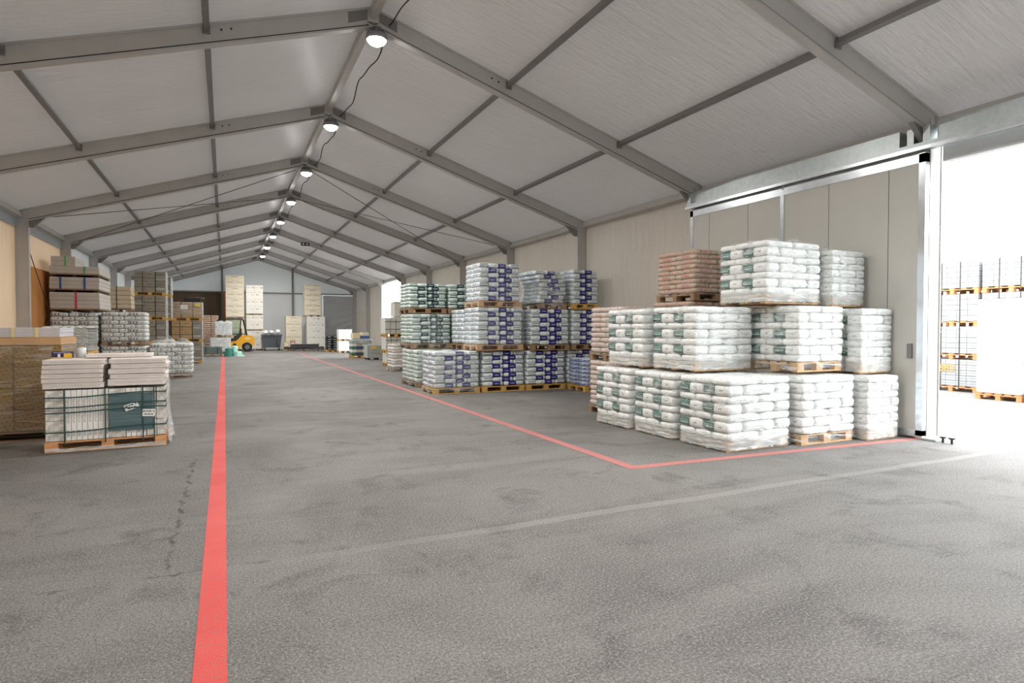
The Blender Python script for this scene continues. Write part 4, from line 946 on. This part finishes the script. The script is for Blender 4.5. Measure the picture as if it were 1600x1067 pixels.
mb = MB(); mb.tube([(-0.28, 0, 1.0), (-0.40, 0, 1.38)], 0.025, 8); mb.tube([(-0.40 + 0.02 * math.cos(a / 12 * 6.28), 0.17 * math.sin(a / 12 * 6.28), 1.38 + 0.14 * math.cos(a / 12 * 6.28)) for a in range(13)], 0.016, 6); link('steering_wheel', mb.mesh('steering_wheel', BLACK), fk)
mb = MB(); mb.box(0.66, 0.95, -0.525, -0.52, 0.86, 0.98); link('side_label', mb.mesh('side_label', plain('pale_label', (236, 214, 160), 0.5)), fk)
mb = MB(); mb.box(-0.12, 0.08, -0.53, -0.515, 0.30, 0.58); link('step_recess', mb.mesh('step_recess', BLACK), fk)

# ---- loads in front of the forklift
def crumple(label, cx, cy, z, wd, dp, H, mat, name='wrapped_bundle', film=FILMD, seed=0, n=3, peak=0.02):
    t = thing(name, label, 'wrapped load', (cx, cy, z)); pallet(t, wd, dp, WOOD, False); hh = (H - 0.15) / n
    for i in range(n):
        for k in range(2): link('package', boxmesh(wd / 2 - 0.02, dp - 0.04, hh - 0.012, mat, 0.02), t, (-wd / 4 + k * wd / 2, 0, 0.15 + hh * (i + 0.5)))
    link('stretch_wrap', film_mesh(wd + 0.02, dp + 0.02, 0.08, H + 0.01, seed, film, 0.01, peak, 0.03, 0.02), t); return t
GREYP = plain('pale_grey_package', (210, 208, 206), 0.5, 0, 0.05); MAUVE = plain('mauve_grey_package', (196, 188, 186), 0.5, 0, 0.05)
crumple('pale film-wrapped bundle on top, in front of the forklift', -2.44, 44.8, 1.08, 1.06, 0.9, 0.96, GREYP, seed=1, peak=0.1)
crumple('greyish film-wrapped bundle on the floor, in front of the forklift', -2.62, 44.8, 0, 1.24, 1.0, 1.02, MAUVE, seed=2)
gb = thing('panel_bundle', 'low stack of grey-green panels on the floor before the forklift', 'panel stack', (-3.05, 39.9, 0)); pallet(gb, 1.1, 0.9, WOOD2, False)
GP = plain('grey_green_panel', (104, 118, 114), 0.5, 0, 0.1)
for i in range(4): link('panel', boxmesh(1.08, 0.88, 0.095, GP, 0.004), gb, (random.uniform(-.02, .02), 0, 0.15 + 0.1 * (i + 0.5)))
for x in (-0.3, 0.3):
    mb = MB(); mb.box(x - 0.02, x + 0.02, -0.46, 0.46, 0.12, 0.56); link('strap', mb.mesh('strap', STRAPD), gb)
gt = thing('film_heap', 'crumpled teal and clear plastic film heap at the end of red line', 'plastic film', (-1.92, 39.2, 0))
TEALF = plain('teal_film', (58, 134, 118), 0.3); MINT = plain('mint_film', (176, 222, 208), 0.3)
for i, (x, y, r, h, m) in enumerate(((-0.20, 0, 0.26, 0.50, TEALF), (0.08, 0.1, 0.20, 0.62, MINT), (0.26, -0.1, 0.24, 0.30, MINT))):
    mb = MB(); mb.grid(lambda u, v: (r * (1.15 - 0.45 * v) * math.cos(u * 6.2832) * (1 + 0.7 * noise.noise(Vector((math.cos(u * 6.2832) * 3.5, math.sin(u * 6.2832) * 3.5, v * 9 + i)))) * (1 if v < 0.95 else 0.3), r * (1.15 - 0.45 * v) * math.sin(u * 6.2832) * (1 if v < 0.95 else 0.3), h * v), 22, 10)
    link('film_clump', mb.mesh('film_clump', m, False), gt, (x, y, 0))
t = thing('pink_sack_pallet', 'pink sacks stacked on pallets beyond the forklift, against the dark wall', 'sack pallet', (-3.25, 48.9, 0)); pallet(t, 1.0, 0.9, WOOD2, False)
rows_sacks(t, 1.0, 0.9, 0.15, 2.55, 16, lambda i: ([1, 1], [1, 1], lambda a, b: PK))

# ---- far side beyond the green sacks
t = thing('sack_pallet', 'pale sacks under film beyond the dark green sacks', 'sack pallet', (3.98, 23.3, 0)); pallet(t, 1.15, 0.9, WOOD2, False)
rows_sacks(t, 1.15, 0.9, 0.15, 1.04, 8, lambda i: ([1, 1], [1, 1], lambda a, b: PK2 if i % 2 else W_mat)); link('stretch_wrap', film_mesh(1.2, 0.95, 0.02, 1.05, 3, FILM, 0.08, 0.03), t)
GS = plain('grey_slab', (206, 206, 200), 0.6, 0, 0.04); GS2 = plain('buff_slab', (208, 200, 178), 0.6, 0, 0.04)
def upright(label, cx, cy, z, wd, dp, H, n, mat, name='upright_slab_pallet'):
    t = thing(name, label, 'slab pallet', (cx, cy, z)); pallet(t, wd, dp, WOODY, False); cw = wd / n
    for i in range(n): link('slab', boxmesh(cw - 0.02, dp - 0.03, H - 0.15, mat, 0.006), t, (-wd / 2 + cw * (i + 0.5), 0, 0.15 + (H - 0.15) / 2))
    for zz in (0.4, 0.8): 
        mb = MB(); mb.box(-wd / 2 - 0.005, wd / 2 + 0.005, -dp / 2 + 0.002, -dp / 2 + 0.012, H * zz, H * zz + 0.02); link('strap', mb.mesh('strap', STRAPD), t)
    return t
upright('upright pale slabs on a floor pallet beyond the green sacks', 4.45, 26.5, 0, 0.98, 0.9, 0.56, 4, GS)
upright('upright pale slabs on the second pallet beyond the green sacks', 4.40, 26.5, 0.57, 0.98, 0.9, 0.68, 4, GS)
upright('upright pale slabs on the third pallet beyond the green sacks', 4.36, 26.5, 1.26, 0.95, 0.9, 0.83, 4, GS)
upright('buff slabs on the lower pallet next to the upright pale slabs', 5.42, 26.5, 0, 0.9, 0.9, 1.05, 3, GS2)
upright('buff slabs on the upper pallet next to the upright pale slabs', 5.42, 26.5, 1.06, 0.9, 0.9, 1.05, 3, GS2)
t = thing('grey_crate', 'grey closed crate with yellow rim on top of the buff slabs', 'crate', (4.98, 27.4, 0)); pallet(t, 0.9, 0.8, WOOD2, False)
for z in (0.15, 0.82, 1.49): link('lower_block', boxmesh(0.88, 0.78, 0.66, GS2, 0.006), t, (0, 0, z + 0.33))
link('upper_block', boxmesh(0.88, 0.78, 0.62, GS, 0.01), t, (0, 0, 2.47)); mb = MB(); mb.box(-0.45, 0.45, -0.4, 0.4, 2.79, 2.83); link('rim', mb.mesh('rim', plain('yellow_rim', (206, 196, 140), 0.5)), t)
t = thing('grey_cage_box', 'low grey mesh-sided box with yellow sticker beside the rubbish pile', 'crate', (4.86, 32.1, 0)); 
for x in (-0.48, 0, 0.48): link('foot', boxmesh(0.1, 0.8, 0.10, BLACK), t, (x, 0, 0.05))
link('body', boxmesh(1.12, 0.85, 0.62, plain('grey_box', (176, 178, 176), 0.5), 0.01), t, (0, 0, 0.41))
mb = MB()
for i in range(6): mb.box(-0.55 + i * 0.215, -0.53 + i * 0.215, -0.44, -0.425, 0.1, 0.73)
for z in (0.12, 0.36, 0.72): mb.box(-0.56, 0.56, -0.445, -0.425, z, z + 0.02)
link('wire_grid', mb.mesh('wire_grid', GALV), t); mb = MB(); mb.box(-0.36, -0.08, -0.452, -0.446, 0.56, 0.70); link('yellow_sticker', mb.mesh('yellow_sticker', plain('yellow_sticker', (226, 196, 70), 0.5)), t)
# mixed pallets of leftovers
t = thing('mixed_pallet', 'pallet of mixed green and white packs with crumpled film on top', 'mixed pallet', (4.45, 34.2, 0)); pallet(t, 1.1, 0.9, WOODY, False)
cols = [(66, 112, 92), (206, 214, 210), (44, 70, 110), (224, 226, 222), (90, 120, 70), (196, 176, 160)]
for r in range(5):
    for i in range(4): link('pack', boxmesh(0.26, 0.85, 0.16, plain('pack_%d' % ((r * 3 + i * 2) % 6), cols[(r * 3 + i * 2) % 6], 0.45), 0.01), t, (-0.41 + i * 0.273, 0, 0.15 + 0.165 * (r + 0.5)))
link('crumpled_film', film_mesh(1.16, 0.95, 0.80, 1.02, 1, FILMD, 0.0, 0.06, 0.06, 0.03), t)
for x, y, z, sx, sz, c, l in ((-0.25, 0.1, 1.075, 0.42, 0.30, (230, 214, 176), 'cream carton on the mixed pack pallet'), (0.24, 0.15, 1.075, 0.46, 0.14, (66, 106, 176), 'flat blue carton on the mixed pack pallet'), (0.24, 0.15, 1.22, 0.4, 0.18, (232, 222, 200), 'pale carton resting on the flat blue carton')):
    tt = thing('leftover_carton', l, 'carton', (4.45 + x, 34.2 + y, z), R(8)); link('body', boxmesh(sx, 0.4, sz, plain('leftover_%d' % int(c[0] + c[2]), c, 0.55), 0.006), tt, (0, 0, sz / 2))
    mb = MB(); mb.box(-sx / 2, sx / 2, -0.02, 0.02, sz, sz + 0.002); link('tape', mb.mesh('tape', YB_), tt)
carton_tower('white cartons in two tiers on the floor before the dark curtain', 4.95, 42.1, 0.86, 0.8, [0.78, 0.78], plain('bright_white_carton', (240, 240, 240), 0.5), [2, 3])
t = thing('black_bag_pallet', 'black plastic bags heaped on a pallet by the dark curtain', 'bag pallet', (4.34, 43.6, 0)); pallet(t, 0.8, 0.8, WOODY, False)
BB = print_mat('black_sack', (40, 46, 44), [(0, -0.1, 0.1, 2, -0.03, 0.03, (206, 214, 212), 'faint')], 0.35)
rows_sacks(t, 0.76, 0.76, 0.15, 1.12, 6, lambda i: ([1, 1], [1, 1], lambda a, b: BB), jit=0.03)

# ================================================================ YARD OUTSIDE THE DOORWAY
PAV = print_mat('pale_paver', (142, 144, 146), [(0, -1, 1, 2, -0.004, 0.004, (110, 112, 114), 'solid')], 0.8, 0.1); PBR = plain('yard_pallet_wood', (176, 120, 76), 0.8, 0, 0.2)
def paver_load(label, cx, cy, z, wd=1.0, dp=1.25, H=0.84, rot=0, rows=5):
    t = thing('paver_pallet', label, 'paver pallet', (cx, cy, z)); 
    pallet(t, wd, dp, PBR, True); hh = (H - 0.15) / rows
    for r in range(rows):
        for i in range(5):
            for j in range(2): link('paver', boxmesh(wd / 2 - 0.008, dp / 5 - 0.008, hh - 0.008, PAV), t, (-wd / 4 + j * wd / 2, -dp / 2 + dp / 5 * (i + 0.5), 0.15 + hh * (r + 0.5)))
    for y in (-0.2, 0.25):
        mb = MB(); mb.box(-wd / 2 - 0.006, -wd / 2 - 0.001, y - 0.012, y + 0.012, 0.05, H); mb.box(-wd / 2 - 0.006, wd / 2, y - 0.012, y + 0.012, H, H + 0.004); link('strap', mb.mesh('strap', STRAPD), t)
    return t
lv = ['on the yard ground', 'second in the stack', 'third in the stack', 'topmost in the stack']
for c, (yc, nm) in enumerate(((9.55, 'nearest the doorway post'), (8.22, 'behind the white wrapped load'))):
    for q in range(4):
        pl = paver_load('pale pavers on a pallet, %s, %s' % (lv[q], nm), 15.35, yc, q * 0.845)
        if q == 0 and c == 0:
            fc = bpy.data.curves.new('number', 'FONT'); fc.body = '1883'; fc.size = 0.26; fc.align_x = 'CENTER'; fc.extrude = 0.002
            to = bpy.data.objects.new('tmp', fc); COL.objects.link(to); dg = bpy.context.evaluated_depsgraph_get(); me = bpy.data.meshes.new_from_object(to.evaluated_get(dg)); bpy.data.objects.remove(to)
            me.materials.clear(); me.materials.append(plain('orange_spray', (226, 140, 60), 0.6)); link('painted_number', me, pl, (-0.512, 0.15, 0.52), rot=(R(90), 0, R(-90)))
YW = plain('white_yard_film', (238, 238, 236), 0.3); PEACH = plain('peach_label', (226, 190, 156), 0.6)
for yc, l, top in ((7.85, 'tall white wrapped load with peach labels standing in the yard', 2.32), (6.85, 'white wrapped load with turquoise base band standing in the yard', 2.30)):
    t = thing('yard_wrapped_pallet', l, 'wrapped load', (14.1, yc, 0)); pallet(t, 1.0, 0.92, PBR, True)
    for q in range(3): link('package', boxmesh(0.98, 0.90, (top - 0.15) / 3 - 0.006, YW, 0.02), t, (0, 0, 0.15 + (top - 0.15) / 3 * (q + 0.5)))
    if yc > 7.5:
        for z in (0.62, 1.18, 1.78):
            mb = MB(); mb.box(-0.497, -0.492, -0.20, 0.06, z, z + 0.22); link('peach_label', mb.mesh('peach_label', PEACH), t)
    else:
        mb = MB(); mb.box(-0.498, -0.492, -0.45, 0.45, 0.17, 0.34); link('turquoise_band', mb.mesh('turquoise_band', plain('turquoise', (120, 206, 200), 0.5)), t)
